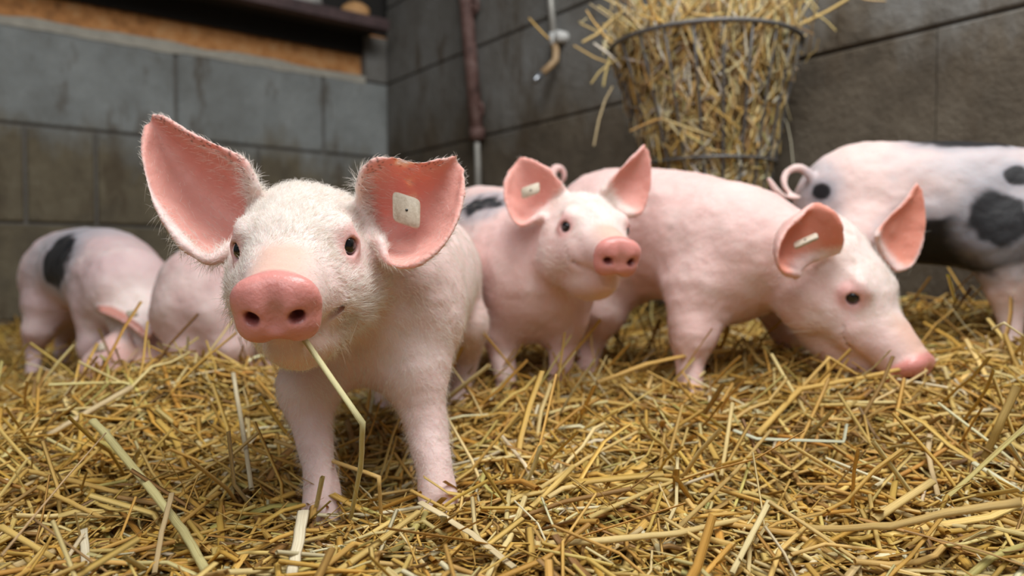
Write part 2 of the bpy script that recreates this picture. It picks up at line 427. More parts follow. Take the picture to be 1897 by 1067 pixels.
        for ax in range(3):
            u_, v_ = (ax + 1) % 3, (ax + 2) % 3
            s0 = [slice(None)] * 3; s1 = [slice(None)] * 3; s0[ax] = slice(0, -1); s1[ax] = slice(1, None)
            e0, e1 = ins[tuple(s0)], ins[tuple(s1)]
            g = np.argwhere(e0 != e1); g = g[(g[:, u_] > 0) & (g[:, v_] > 0) & (g[:, u_] < act.shape[u_]) & (g[:, v_] < act.shape[v_])]
            du = np.zeros(3, int); du[u_] = 1; dv = np.zeros(3, int); dv[v_] = 1
            f = np.stack([vid[tuple(g.T)], vid[tuple((g - du).T)], vid[tuple((g - du - dv).T)], vid[tuple((g - dv).T)]], 1)
            flip = ~e0[tuple(g.T)]; f[flip] = f[flip][:, ::-1]; Q.append(f)
        Q = np.vstack(Q); Q = Q[(Q >= 0).all(1)]
        for _ in range(smooth):
            acc = np.zeros_like(V); n = np.zeros(len(V))
            for k in range(4):
                i, j = Q[:, k], Q[:, (k + 1) % 4]
                for d in range(3):
                    acc[:, d] += np.bincount(i, V[j, d], len(V)) + np.bincount(j, V[i, d], len(V))
                n += np.bincount(i, minlength=len(V)) + np.bincount(j, minlength=len(V))
            V = V * 0.5 + 0.5 * acc / np.maximum(n, 1)[:, None]
        return V, Q
def normals(V, Q):
    n = np.cross(V[Q[:, 2]] - V[Q[:, 0]], V[Q[:, 3]] - V[Q[:, 1]]); N = np.zeros_like(V)
    for k in range(4):
        for d in range(3): N[:, d] += np.bincount(Q[:, k], n[:, d], len(V))
    return N / np.maximum(np.linalg.norm(N, axis=1), 1e-12)[:, None], np.linalg.norm(n, axis=1) / 2

def ear_grid(rows, bow, h, curl=0.0, flip=1):
    """rows: pairs (front edge, back edge) from base to tip; the sheet bows away from the opening. Returns samples, opening normals, t, v"""
    Aa = np.array([r[0] for r in rows]); Bb = np.array([r[1] for r in rows]); bw = np.array(bow)[:, None]
    ln = np.linalg.norm(np.diff((Aa + Bb) / 2, axis=0), axis=1).sum(); wd = np.linalg.norm(Aa - Bb, axis=1).max() * 1.3
    nt_ = int(ln * 1.25 / (h * 0.6)) + 8; nv = int(wd / (h * 0.6)) + 8
    a = spl(Aa, nt_); b = spl(Bb, nt_); d = np.maximum(spl(bw, nt_), 0)
    v = np.linspace(0, 1, nv)[None, :, None]
    G = a[:, None] * (1 - v) + b[:, None] * v
    along = unit((Aa[-1] + Bb[-1] - Aa[0] - Bb[0])); across = unit((Bb - Aa).sum(0)); nb = flip * unit(np.cross(along, across))   # bow direction
    prof = np.sin(math.pi * v) ** 0.8
    G = G + nb * d[:, None] * prof
    # rim rolled towards the opening
    G = G - nb * curl * (np.exp(-((v - 0.0) / 0.10) ** 2) + 0.6 * np.exp(-((v - 1.0) / 0.10) ** 2)) * np.minimum(d[:, None] * 60, 1)
    gt = np.gradient(G, axis=0); gv = np.gradient(G, axis=1); N = np.cross(gt, gv); N /= np.maximum(np.linalg.norm(N, axis=2), 1e-12)[..., None]
    N *= np.sign((N * nb).sum(2).mean()) * -1
    T = np.broadcast_to(np.linspace(0, 1, nt_)[:, None], G.shape[:2]); VV = np.broadcast_to(v[..., 0], G.shape[:2])
    return G.reshape(-1, 3), N.reshape(-1, 3), T.ravel(), VV.ravel(), G

def build_pig(spec):
    h = spec['h']; E = spec['E']; k_ = spec['scale']
    Fw = unit(spec['D'] - E); U = spec['up'] - (spec['up'] @ Fw) * Fw; U = unit(U); S = np.cross(U, Fw)     # S = pig's own left
    R = np.array([Fw, S, U])
    hp = lambda f, s, u: E + k_ * (Fw * f + S * s + U * u)
    pts = [p for p, r in spec['spine']] + [q for l in spec['legs'] for q, r in l] + [hp(.11, 0, 0), hp(-.08, .06, .06), hp(-.08, -.06, .06)]
    ears = [ear_grid(e['rows'], e['bow'], h, e.get('curl', 0), e.get('flip', 1)) for e in spec['ears']]
    for g in ears: pts += [g[0].min(0), g[0].max(0)]
    if spec.get('tail'): pts += [p for p, r in spec['tail']]
    pts = np.array(pts); fd = Field(pts.min(0) - 0.095, pts.max(0) + 0.095, h)
    fd.chain(spec['spine'], 0.03)
    for c, ax, rad in spec.get('bulk', []):
        fd.ell(c, ax, rad, 0.035)
    for l in spec['legs']:
        fd.cone(l[0][0], l[1][0], l[0][1], l[1][1], 0.034)
        fd.chain(l[1:], 0.014)
        toe = l[-1][0]; tr = l[-1][1]; td = spec['toe']; sd = unit(np.cross(A(0, 0, 1), td))
        for sg in (-1, 1): fd.ell(toe + td * tr * .5 + sd * sg * tr * .48 - A(0, 0, tr * 0.9), [td, sd, A(0, 0, 1)], (tr * 1.0, tr * .52, tr * 1.1), 0.004)
    # neck and head
    nk = spec['neck']
    fd.cone(nk[0], hp(-.048, 0, -.020), nk[1], .038 * k_, 0.016)
    q = lambda *v: tuple(x * k_ for x in v)
    fd.ell(hp(-.036, 0, -.012), R, q(.055, .045, .0385), 0.012)
    fd.ell(hp(.002, 0, .001), R, q(.036, .032, .026), 0.014)                      # brow
    for sg in (-1, 1):
        fd.ell(hp(-.016, sg * .028, -.040), R, q(.045, .028, .035), 0.016)         # jowl
        fd.ell(hp(.018, sg * .019, -.022), R, q(.044, .022, .024), 0.014)          # cheek
        fd.ell(hp(.006, sg * .028, .015), R, q(.015, .011, .007), 0.008)           # brow ridge
    fd.chain([(hp(.005, 0, -.008), .034 * k_), (hp(.035, 0, -.010), .0300 * k_), (hp(.065, 0, -.006), .0262 * k_), (hp(.086, 0, -.001), .0225 * k_)], 0.012)
    fd.chain([(hp(-.01, 0, -.048), .036 * k_), (hp(.026, 0, -.049), .031 * k_), (hp(.053, 0, -.0435), .0235 * k_), (hp(.071, 0, -.0370), .0150 * k_)], 0.008)  # lower jaw
    # mouth line
    ml = [hp(.090, .000, -.0225), hp(.078, .016, -.0245), hp(.060, .0255, -.0265), hp(.045, .0310, -.0245), hp(.034, .0345, -.0185)]
    mr = [p - 2 * S * ((p - E) @ S) for p in ml]
    for m_ in (ml, mr): fd.chain([(p, .0024 * k_) for p in m_], 0.004, op='sub')
    # snout disc: wide oval with two lower lobes, rim and nostrils
    fd.ell(hp(.0915, 0, .0005), R, q(.0090, .0262, .0205), 0.004)
    for sg in (-1, 1):
        fd.ell(hp(.0945, sg * .0118, -.0095), R, q(.0085, .0125, .0118), 0.004)
        fd.ell(hp(.0930, sg * .0110, .0075), R, q(.0085, .0135, .0120), 0.005)
        fd.ell(hp(.1035, sg * .0125, -.0010), [Fw, unit(S * 0.95 + U * 0.25 * sg), unit(U - S * 0.25 * sg)], q(.0125, .0039, .0036), 0.004, 'sub')
    fd.cone(hp(.106, 0, .016), hp(.106, 0, -.004), .0045 * k_, .0035 * k_, 0.008, 'sub')
    fd.cone(hp(.1055, 0, -.0225), hp(.092, 0, -.0225), .0042 * k_, .0042 * k_, 0.006, 'sub')
    # bridge wrinkles behind the disc
    for fx, uu in ((.079, .0215), (.070, .0235)): fd.cone(hp(fx, -.012, uu + .0015), hp(fx, .012, uu + .0015), .0022 * k_, .0022 * k_, 0.004, 'sub')
    # eyes: lids then the almond opening
    eyes = []
    for sg in (-1, 1):
        out = unit(Fw * 0.66 + S * sg * 0.74 + U * 0.10); ec = fd.surf(hp(-.004, sg * .014, .000), out) - out * .0060 * k_
        tt = unit(np.cross(U, out)); uu = np.cross(out, tt)
        fd.ell(ec + out * .0010 * k_, [out, tt, uu], q(.0098, .0125, .0112), 0.006)
        fd.ell(ec + out * .0090 * k_, [out, tt, uu], q(.0125, .0066, .0060), 0.0022, 'sub')
        eyes.append((ec + out * .0012 * k_, out, tt, uu))
    for e, g in zip(spec['ears'], ears):
        th = e.get('th', 0.0015) + 0.0024 * np.clip(1 - g[2] * 3, 0, 1)
        fd.sheet(g[0], th, 0.008 if h < 0.002 else 0.010)
    if spec.get('tail'): fd.chain(spec['tail'], 0.004, n=len(spec['tail']) * 3)
    V, Q = fd.mesh(2)
    N, fa = normals(V, Q)
    lc = (V - E) @ R.T / k_; calm = 1 - sstep(.05, .08, lc[:, 0]) * (np.abs(lc[:, 1]) < .045) * (np.abs(lc[:, 2]) < .05)
    for ec_, *_r in eyes: calm = calm * sstep(.010, .022, np.linalg.norm(V - ec_, axis=1))
    V = V + N * (calm * ((fbm(V, 22, 51) - .5) * .0075 + (fbm(V, 75, 52) - .5) * .0022))[:, None]
    N, fa = normals(V, Q)
    # ---------------- pigment
    loc = (V - E) @ R.T / k_                                        # head coordinates
    C = np.empty((len(V), 4)); C[:, 3] = 0
    n1 = fbm(V, 28, 1); n2 = fbm(V, 90, 4)
    skin = np.array(spec.get('skin', (0.80, 0.605, 0.565)))
    C[:, :3] = skin
    def blend(m_, col):
        m_ = np.clip(m_, 0, 1)[:, None]; C[:, :3] = C[:, :3] * (1 - m_) + np.array(col) * m_
    blend(sstep(.45, .75, n1) * 0.45, (0.82, 0.71, 0.67))
    low = sstep(0.0, 0.9, -N[:, 2]) * 0.35; blend(low, (0.78, 0.48, 0.43))      # downward-facing skin is rosier
    inhead = np.exp(-np.maximum(np.linalg.norm((V - hp(-.01, 0, 0)) / (np.array([1.0]) * k_), axis=1) - .045, 0) ** 2 / .035 ** 2)
    crown = inhead * sstep(-.02, .03, loc[:, 2]) ; blend(crown * 0.75, (0.87, 0.80, 0.75))
    blend(inhead * sstep(.55, .75, n2) * 0.25, (0.55, 0.44, 0.33))             # dusty forehead
    # bridge: bare pink
    br = np.exp(-((loc[:, 1]) / .0185) ** 4) * sstep(.034, .058, loc[:, 0] + .012 * (n1 - .5)) * sstep(.0, .012, loc[:, 2]); blend(br * 0.9, (0.73, 0.49, 0.39))
    dm = sstep(.083, .0895, loc[:, 0]) * (np.abs(loc[:, 1]) < .036) * (np.abs(loc[:, 2]) < .033) * sstep(-.030, -.018, loc[:, 2])
    blend(dm, (0.74, 0.33, 0.295)); C[:, 3] = np.maximum(C[:, 3], dm)
    for sg in (-1, 1):
        nl = np.linalg.norm((loc - np.array([.0985, sg * .0125, -.001])) / np.array([.012, .0052, .0050]), axis=1)
        blend(sstep(1.25, .75, nl) * dm, (0.30, 0.09, 0.08))
        e_ = (eyes[0 if sg < 0 else 1][0] - E) @ R.T / k_
        ed = np.linalg.norm(loc - e_, axis=1); blend(sstep(.020, .011, ed) * 0.7, (0.80, 0.42, 0.40))
    blend(np.exp(-((loc[:, 1] - .002) / .006) ** 2 - ((loc[:, 2] - .006) / .005) ** 2) * dm * 0.55, (0.42, 0.20, 0.12))   # muddy mark on the disc
    chin = sstep(-.020, -.045, loc[:, 2]) * sstep(-.01, .04, loc[:, 0]) * inhead; blend(chin * 0.5, (0.72, 0.52, 0.38))
    earw = np.zeros(len(V)); einside = np.zeros(len(V))
    for g in ears:
        S_, N_, T_, v_ = g[0][::7], g[1][::7], g[2][::7], g[3][::7]
        kd = kdtree.KDTree(len(S_)); [kd.insert(p, i) for i, p in enumerate(S_)]; kd.balance()
        near = np.where(((V > S_.min(0) - .012) & (V < S_.max(0) + .012)).all(1))[0]
        for i in near:
            _, j, d = kd.find(V[i])
            if d < .008:
                wgt = sstep(.008, .0045, d) * sstep(0.02, 0.22, T_[j]); fac = sstep(-.25, .25, N[i] @ N_[j])
                if wgt * 1.0 > earw[i]:
                    earw[i] = wgt; einside[i] = fac
                    # stained pigment flecks along the upper rim
                    if spec.get('flecks') and v_[j] < 0.045 and _H[(i * 31) & 16383] > 0.86: einside[i] = -1
    iw = np.clip(einside, 0, 1)
    blend(earw * (1 - iw) * 0.75, (0.80, 0.50, 0.45)); blend(earw * iw * 0.95, spec.get('earcol', (0.77, 0.38, 0.32)))
    blend((einside < 0) * 0.8, (0.22, 0.08, 0.05))
    for l in spec['legs']:
        toe = l[-1][0]; dd = toe[2] - V[:, 2]; m_ = sstep(.004, .012, dd) * (np.linalg.norm(V[:, :2] - toe[:2], axis=1) < .035)
        blend(m_, (0.42, 0.30, 0.22))
    for c, rad in spec.get('haze', []):
        d = np.linalg.norm((V - c) / np.array(rad), axis=1) + (fbm(V, 30, 18) - 0.5) * 0.8; blend(sstep(1.3, .5, d) * .62, (0.46, 0.47, 0.51))
    for c, rad, col in spec.get('patches', []):
        d = np.linalg.norm((V - c) / np.array(rad), axis=1) + (fbm(V, 45, 8) - 0.5) * 0.55
        blend(sstep(1.75, 1.0, d) * 0.75, (0.34, 0.35, 0.39)); blend(sstep(1.10, 0.85, d), col)
    root = empty(spec['name'], (spec['spine'][1][0][0], spec['spine'][1][0][1], spec.get('gz', 0.0)))
    me = mesh_np('body', V - np.array(root.location), Q, np.full(len(Q), 4)); me.materials.append(M_SKIN); color_attr(me, C)
    body = bpy.data.objects.new('body', me); link(body, root)
    # eyeballs
    for (ec, out, tt, uu) in eyes:
        r = .0080 * k_; vv = []; ff = []; nu, nv = 16, 10
        for i in range(nv + 1):
            for j in range(nu):
                th = math.pi * i / nv; ph = 2 * math.pi * j / nu
                vv.append(ec + r * (out * math.cos(th) + math.sin(th) * (tt * math.cos(ph) + uu * math.sin(ph))))
        for i in range(nv):
            for j in range(nu): ff.append((i * nu + j, i * nu + (j + 1) % nu, (i + 1) * nu + (j + 1) % nu, (i + 1) * nu + j))
        eo = obj('eye', vv, ff, M_EYE, root)
        gz = unit(out * 0.8 + spec.get('gaze', Fw) * 0.35); gt = unit(np.cross(uu, gz)); gu = np.cross(gz, gt); vi = []; fi = []
        for i in range(7):
            for j in range(nu):
                th = 1.2 * i / 6; ph = 2 * math.pi * j / nu; rr = r + .00045 * k_ * (1 - (i / 6) ** 2) + .00004
                vi.append(ec + rr * (gz * math.cos(th) + math.sin(th) * (gt * math.cos(ph) + gu * math.sin(ph))))
        for i in range(6):
            for j in range(nu): fi.append((i * nu + j, i * nu + (j + 1) % nu, (i + 1) * nu + (j + 1) % nu, (i + 1) * nu + j))
        io = obj('iris', np.array(vi) - np.array(root.location), fi, M_IRIS, None); io.parent = eo
    tag(root, spec['label'], 'pig', 'piglets in the straw pen')
    # ---------------- bristles
    if spec.get('hairs'):
        hr = np.random.default_rng(11); nh = spec['hairs']
        dens = np.full(len(V), 0.55) + 1.6 * inhead
        dens *= 1 - 0.985 * np.clip(dm * 1.5, 0, 1); dens *= 1 - 0.86 * earw * iw; dens *= 1 - 0.95 * br
        dens *= sstep(.0, .04, V[:, 2] - spec.get('gz', 0))
        for ec_, *_r in eyes: dens *= sstep(.0115, .0150, np.linalg.norm(V - ec_, axis=1) / k_)
        fw_ = fa * dens[Q].mean(1); f_ = hr.choice(len(Q), nh, p=fw_ / fw_.sum())
        bw_ = hr.dirichlet((1, 1, 1, 1), nh); p0 = (V[Q[f_]] * bw_[..., None]).sum(1); nn = N[Q[f_, 0]]
        vi_ = Q[f_, 0]; ih = inhead[vi_]; ew = earw[vi_]; ii = iw[vi_]
        back = unit(spec['spine'][0][0] - spec['spine'][-1][0])
        flow = -Fw * 1.0 + U * 0.25
        dirv = ih[:, None] * flow + (1 - ih)[:, None] * (back + A(0, 0, -0.7))
        lat = ((p0 - E) @ S)[:, None] * S; dirv = dirv + ih[:, None] * lat * 8
        for g, e in zip(ears, spec['ears']):
            al = unit(np.array(e['rows'][-1][0]) - np.array(e['rows'][0][0])); nr = (ew > .3) & (((p0 - g[0].mean(0)) ** 2).sum(1) < .09 ** 2)
            dirv[nr] = al * 1.0
        dirv = dirv + hr.normal(0, 0.30, (nh, 3)) + (fbm(p0, 40, 21)[:, None] - 0.5) * np.cross(nn, dirv) * 1.6
        dirv -= (dirv * nn).sum(1)[:, None] * nn; dirv /= np.maximum(np.linalg.norm(dirv, axis=1), 1e-6)[:, None]
        ln = hr.uniform(.0060, .0140, nh) * (1 + 0.25 * ih) * np.where((chin[vi_] > .25), 1.7, 1.0) * np.where(ew > .4, 0.6, 1.0)
        lift = hr.uniform(.12, .42, nh) + np.where(ew > .4, .25, 0) + crown[vi_] * hr.uniform(0, .35, nh)
        for ec_, *_r in eyes: ln *= lerp(.25, 1, sstep(.012, .030, np.linalg.norm(p0 - ec_, axis=1)))
        # muzzle hair is short
        ln *= np.where(loc[vi_, 0] > .05, 0.55, 1.0)
        pos = np.empty((nh, 4, 3))
        for j in range(4):
            t = j / 3; sag = A(0, 0, -1) * (t * t * 0.18)
            pos[:, j] = p0 - nn * .0006 + ln[:, None] * (dirv * t * (1 - .12 * t) + nn * lift[:, None] * (t - .35 * t * t) + sag)
        hc = bpy.data.hair_curves.new('bristles'); hc.add_curves([4] * nh)
        hc.attributes['position'].data.foreach_set('vector', (pos - np.array(root.location)).astype(np.float32).ravel())
        ra = hc.attributes.get('radius') or hc.attributes.new('radius', 'FLOAT', 'POINT')
        rd = np.tile(np.array([1.0, .85, .6, .15]), nh) * np.repeat(hr.uniform(.00006, .000115, nh), 4); ra.data.foreach_set('value', rd.astype(np.float32))
        hc.materials.append(M_BRISTLE)
        ho = bpy.data.objects.new('bristles', hc); link(ho, root); ho['kind'] = 'stuff'
    return root, dict(E=E, R=R, hp=hp, ears=ears)

def tag_plate(parent, corners, thick, hole=True):
    """flat ear tag: rounded square plate with a pin in the middle. corners: 4 world points, front face seen from the camera side"""
    c = np.array(corners); ce = c.mean(0); ex = unit(c[1] - c[0]); ey = unit(c[3] - c[0]); ey = unit(ey - 0.0 * ex); n = unit(np.cross(ex, ey))
    prof = []
    for i in range(4):
        p, a, b = c[i], c[i - 1], c[(i + 1) % 4]; r = 0.20
        u1 = p + (a - p) * r; u2 = p + (b - p) * r
        for t in (0, .33, .66, 1): prof.append((1 - t) ** 2 * u1 + 2 * t * (1 - t) * p + t * t * u2)
    m = len(prof); prof = np.array(prof); V = []
    for o, sc_ in ((-thick, 1), (thick * .4, 1), (thick, .94)): V += list(ce + (prof - ce) * sc_ + n * o)
    F = [tuple(range(m))[::-1], tuple(range(2 * m, 3 * m))]
    for r in (0, m):
        for k in range(m): F.append((r + k, r + (k + 1) % m, r + m + (k + 1) % m, r + m + k))
    t = obj('ear_tag', V, F, M_TAG, parent); t['label'] = 'beige plastic ear tag'
    sz = np.linalg.norm(c[1] - c[0])
    V, F = tube_vf([ce + n * thick * .9, ce + n * thick * 1.35], [sz * .055, sz * .045], 10); V = np.array(V) - np.array(parent.location)
    pn = obj('pin', V, F, M_IRIS, None); pn.parent = t
    return t
# ------------------------------------------------------------------ the pigs
UP = A(0, 0, 1)
def leg(*rows): return [(np.asarray(p, float), r) for p, r in rows]
def ear_px(rows, Za, Zb):
    return [(P(a[0], a[1], za), P(b[0], b[1], zb)) for (a, b), za, zb in zip(rows, Za, Zb)]
XY = [A(1, 0, 0), A(0, 1, 0), A(0, 0, 1)]

# the piglet in front with a stalk in its mouth
main = dict(name='piglet', label='piglet in front chewing a straw stalk, looking at the camera', h=0.0016, scale=0.985,
    E=P(553, 450, .505), D=P(507, 588, .415), up=A(-0.045, 0, 1), skin=(.81, .635, .60), toe=A(0, -1, 0), gz=0.0, flecks=True, hairs=64000,
    spine=[(A(-.108, .880, .176), .048), (A(-.107, .840, .178), .064), (A(-.106, .760, .172), .071), (A(-.106, .680, .164), .069), (A(-.108, .615, .162), .062)],
    bulk=[(A(-.107, .845, .155), XY, (.056, .062, .078)), (A(-.108, .62, .158), XY, (.055, .050, .062))],
    neck=(A(-.113, .612, .168), .054),
    legs=[leg((A(-.139, .605, .135), .032), (P(572, 715, .580), .0220), (P(583, 800, .567), .0150), (P(594, 880, .555), .0128), (P(597, 935, .547), .0145)),
          leg((A(-.086, .605, .138), .033), (P(771, 690, .590), .0240), (P(790, 790, .578), .0165), (P(804, 870, .562), .0136), (P(812, 925, .553), .0150)),
          leg((A(-.135, .840, .135), .042), (P(712, 640, .850), .0260), (P(706, 690, .885), .0165), (P(714, 740, .870), .0135), (P(714, 775, .855), .0150)),
          leg((A(-.084, .835, .140), .041), (P(858, 600, .830), .0250), (P(862, 665, .860), .0165), (P(850, 725, .850), .0140), (P(846, 770, .838), .0155))],
    tail=[(A(-.107, .925, .19), .007), (A(-.10, .945, .20), .005), (A(-.085, .95, .21), .0045), (A(-.09, .94, .225), .004), (A(-.105, .945, .215), .003)],
    ears=[dict(rows=ear_px([((662, 352), (704, 452)), ((682, 312), (722, 490)), ((726, 299), (768, 492)), ((772, 308), (822, 450)), ((815, 301), (852, 385)), ((845, 289), (858, 312))],
                           (.530, .522, .520, .526, .535, .548), (.520, .512, .512, .522, .535, .548)), bow=(.016, .036, .040, .030, .014, .002), curl=.007, flip=1),
          dict(rows=ear_px([((478, 352), (432, 462)), ((458, 310), (388, 484)), ((418, 282), (334, 445)), ((362, 256), (288, 372)), ((312, 226), (270, 292)), ((284, 215), (272, 236))],
                           (.530, .524, .524, .530, .538, .545), (.520, .510, .510, .520, .532, .544)), bow=(.016, .036, .040, .029, .014, .002), curl=.007, flip=-1)])
pig_a, info_a = build_pig(main)
tag_plate(pig_a, [P(728, 409, .522), P(778, 426, .526), P(779, 370, .527), P(727, 353, .523)], .0011)

BK2 = (0.012, 0.012, 0.015)
# the piglet looking over its shoulder, second from the front
pb = dict(name='piglet', label='smaller piglet with raised snout standing just behind the front piglet', h=0.0026, scale=0.93,
    E=P(1096, 420, .800), D=P(1144, 478, .722), up=A(0.06, 0, 1), toe=unit(A(.35, -1, 0)), gz=0.03, hairs=9000, skin=(.785, .565, .53),
    spine=[(P(872, 430, 1.16), .055), (P(885, 438, 1.12), .075), (P(915, 455, 1.04), .082), (P(950, 480, .96), .079), (P(985, 500, .905), .070)],
    bulk=[(P(985, 520, .90), XY, (.062, .055, .072))],
    neck=(P(1000, 478, .895), .060),
    legs=[leg((P(935, 545, .915), .036), (P(925, 610, .900), .0235), (P(930, 660, .890), .0160), (P(937, 705, .875), .0138), (P(938, 735, .868), .0150)),
          leg((P(1035, 545, .915), .034), (P(1045, 600, .905), .0235), (P(1042, 650, .900), .0160), (P(1036, 690, .890), .0138), (P(1036, 715, .885), .0150)),
          leg((P(850, 500, 1.10), .045), (P(840, 560, 1.09), .026), (P(838, 620, 1.12), .016), (P(842, 665, 1.10), .0135), (P(842, 690, 1.09), .015)),
          leg((P(925, 500, 1.13), .045), (P(930, 560, 1.12), .026), (P(932, 610, 1.15), .016), (P(935, 650, 1.13), .0135), (P(935, 675, 1.12), .015))],
    ears=[dict(rows=ear_px([((1042, 352), (1000, 402)), ((1032, 338), (962, 418)), ((1014, 318), (940, 385)), ((988, 302), (936, 345)), ((966, 294), (946, 318))],
                           (.835, .828, .826, .828, .834), (.815, .808, .812, .820, .830)), bow=(.012, .022, .022, .012, .002), flip=-1, curl=.003, th=.0024),
          dict(rows=ear_px([((1118, 352), (1162, 398)), ((1138, 325), (1188, 390)), ((1162, 300), (1203, 350)), ((1180, 284), (1205, 315)), ((1192, 270), (1200, 280))],
                           (.835, .835, .838, .842, .848), (.845, .850, .850, .850, .850)), bow=(.008, .014, .014, .008, .001), flip=1, curl=.002, th=.0024)],
    patches=[(P(906, 396, .985), (.040, .07, .022), BK2)])
pig_b, info_b = build_pig(pb)
tag_plate(pig_b, [P(967, 369, .815), P(1000, 357, .818), P(999, 337, .820), P(965, 349, .817)], .0016)

# the piglet rooting in the straw with lowered head
pc = dict(name='piglet', label='pink piglet with lowered head rooting in the straw', h=0.0024, scale=1.10,
    E=P(1592, 528, .815), D=P(1690, 690, .775), up=unit(A(.50, -.62, .55)), hairs=9000, skin=(.785, .565, .53), toe=unit(A(1, -.5, 0)), gz=0.03,
    spine=[(P(1098, 425, 1.06), .062), (P(1130, 422, 1.04), .080), (P(1200, 430, 1.00), .086), (P(1290, 445, .945), .084), (P(1370, 462, .900), .076)],
    bulk=[(P(1345, 480, .905), XY, (.060, .055, .076)), (P(1130, 450, 1.03), XY, (.062, .06, .08))],
    neck=(P(1395, 468, .890), .070),
    legs=[leg((P(1295, 540, .875), .040), (P(1283, 620, .865), .0260), (P(1278, 672, .862), .0175), (P(1280, 720, .850), .0145), (P(1280, 752, .845), .0160)),
          leg((P(1430, 545, .960), .036), (P(1465, 610, .965), .0240), (P(1480, 650, .970), .0165), (P(1492, 690, .96), .0140), (P(1495, 712, .95), .0155)),
          leg((P(1135, 510, 1.00), .046), (P(1118, 575, .985), .0280), (P(1098, 630, 1.00), .0175), (P(1086, 680, .99), .0140), (P(1086, 705, .985), .0155)),
          leg((P(1110, 510, 1.12), .046), (P(1085, 565, 1.13), .0280), (P(1060, 605, 1.15), .0170), (P(1048, 645, 1.14), .0140), (P(1048, 668, 1.13), .0155))],
    tail=[(P(1062, 400, 1.10), .008), (P(1038, 372, 1.10), .0065), (P(1022, 340, 1.10), .0058), (P(1026, 315, 1.10), .0055), (P(1040, 312, 1.105), .005), (P(1046, 326, 1.11), .0048), (P(1040, 340, 1.115), .004)],
    ears=[dict(rows=ear_px([((1548, 462), (1472, 508)), ((1553, 440), (1444, 500)), ((1550, 412), (1438, 465)), ((1535, 392), (1455, 425)), ((1515, 380), (1488, 395))],
                           (.785, .770, .762, .762, .766), (.765, .748, .742, .748, .758)), bow=(.012, .026, .028, .018, .003), flip=-1, curl=.004, th=.0026),
          dict(rows=ear_px([((1622, 438), (1662, 500)), ((1630, 420), (1690, 490)), ((1650, 398), (1708, 450)), ((1678, 372), (1714, 402)), ((1698, 342), (1706, 352))],
                           (.860, .864, .866, .868, .870), (.870, .872, .872, .872, .872)), bow=(.006, .012, .012, .006, .001), flip=1, curl=.002, th=.0024)],
    earcol=(0.78, 0.31, 0.22))
pig_c, info_c = build_pig(pc)
tag_plate(pig_c, [P(1472, 461, .752), P(1516, 441, .742), P(1514, 432, .752), P(1470, 452, .762)], .0016)

# spotted piglet at the wall, head out of frame
BK = (0.007, 0.007, 0.009)
pd_ = dict(name='piglet', label='white and black spotted piglet with curly tail seen from its rump beside the back wall', h=0.003, scale=1.0,
    E=P(2060, 370, .82), D=P(2150, 430, .77), up=A(0, 0, 1), toe=unit(A(1, -.2, 0)), gz=0.075,
    spine=[(P(1548, 375, 1.005), .055), (P(1590, 372, 1.00), .074), (P(1680, 376, .985), .081), (P(1790, 380, .960), .081), (P(1890, 385, .935), .074)],
    bulk=[(P(1600, 400, .995), XY, (.058, .06, .078))],
    neck=(P(1930, 380, .92), .066),
    legs=[leg((P(1850, 450, .905), .040), (P(1868, 520, .905), .0260), (P(1872, 575, .905), .0175), (P(1873, 620, .90), .0145), (P(1874, 650, .895), .0160)),
          leg((P(1905, 450, .99), .040), (P(1925, 520, .99), .0260), (P(1935, 560, .99), .0175), (P(1938, 600, .985), .0145), (P(1938, 620, .98), .0160)),
          leg((P(1590, 460, .955), .046), (P(1590, 520, .95), .0280), (P(1570, 570, .96), .0170), (P(1572, 615, .955), .0140), (P(1574, 640, .95), .0155)),
          leg((P(1600, 455, 1.045), .046), (P(1610, 505, 1.05), .0280), (P(1595, 545, 1.06), .0170), (P(1597, 580, 1.055), .0140), (P(1597, 600, 1.05), .0155))],
    tail=[(P(1530, 395, 1.0), .010), (P(1502, 372, .985), .0082), (P(1506, 338, .98), .0070), (P(1486, 312, .98), .0064), (P(1460, 317, .98), .0062), (P(1452, 338, .975), .0060), (P(1464, 360, .97), .0058), (P(1480, 366, .968), .0054), (P(1455, 364, .962), .0050), (P(1436, 350, .96), .0046), (P(1424, 331, .96), .0034)],
    ears=[dict(rows=[(hpE + A(0, dy, .03), hpE + A(.01, dy * 1.1, -.01)) for hpE, dy in ((P(2040, 330, .80), -.01), (P(2035, 330, .80), -.035), (P(2030, 330, .80), -.055))], bow=(.006, .008, .001), th=.003),
          dict(rows=[(hpE + A(0, dy, .03), hpE + A(.01, dy * 1.1, -.01)) for hpE, dy in ((P(2040, 330, .86), .01), (P(2035, 330, .86), .035), (P(2030, 330, .86), .055))], bow=(.006, .008, .001), th=.003)],
    skin=(0.78, 0.62, 0.58),
    haze=[(P(1830, 300, .90), (.11, .10, .030)), (P(1515, 345, .98), (.025, .06, .06)), (P(1820, 400, .88), (.10, .06, .075))],
    patches=[(P(1790, 272, .965), (.070, .06, .016), BK), (P(1778, 455, .90), (.072, .08, .038), BK), (P(1852, 405, .87), (.030, .05, .040), BK), (P(1528, 352, .95), (.010, .04, .014), BK), (P(1888, 325, .875), (.014, .04, .014), BK)])
pig_d, info_d = build_pig(pd_)

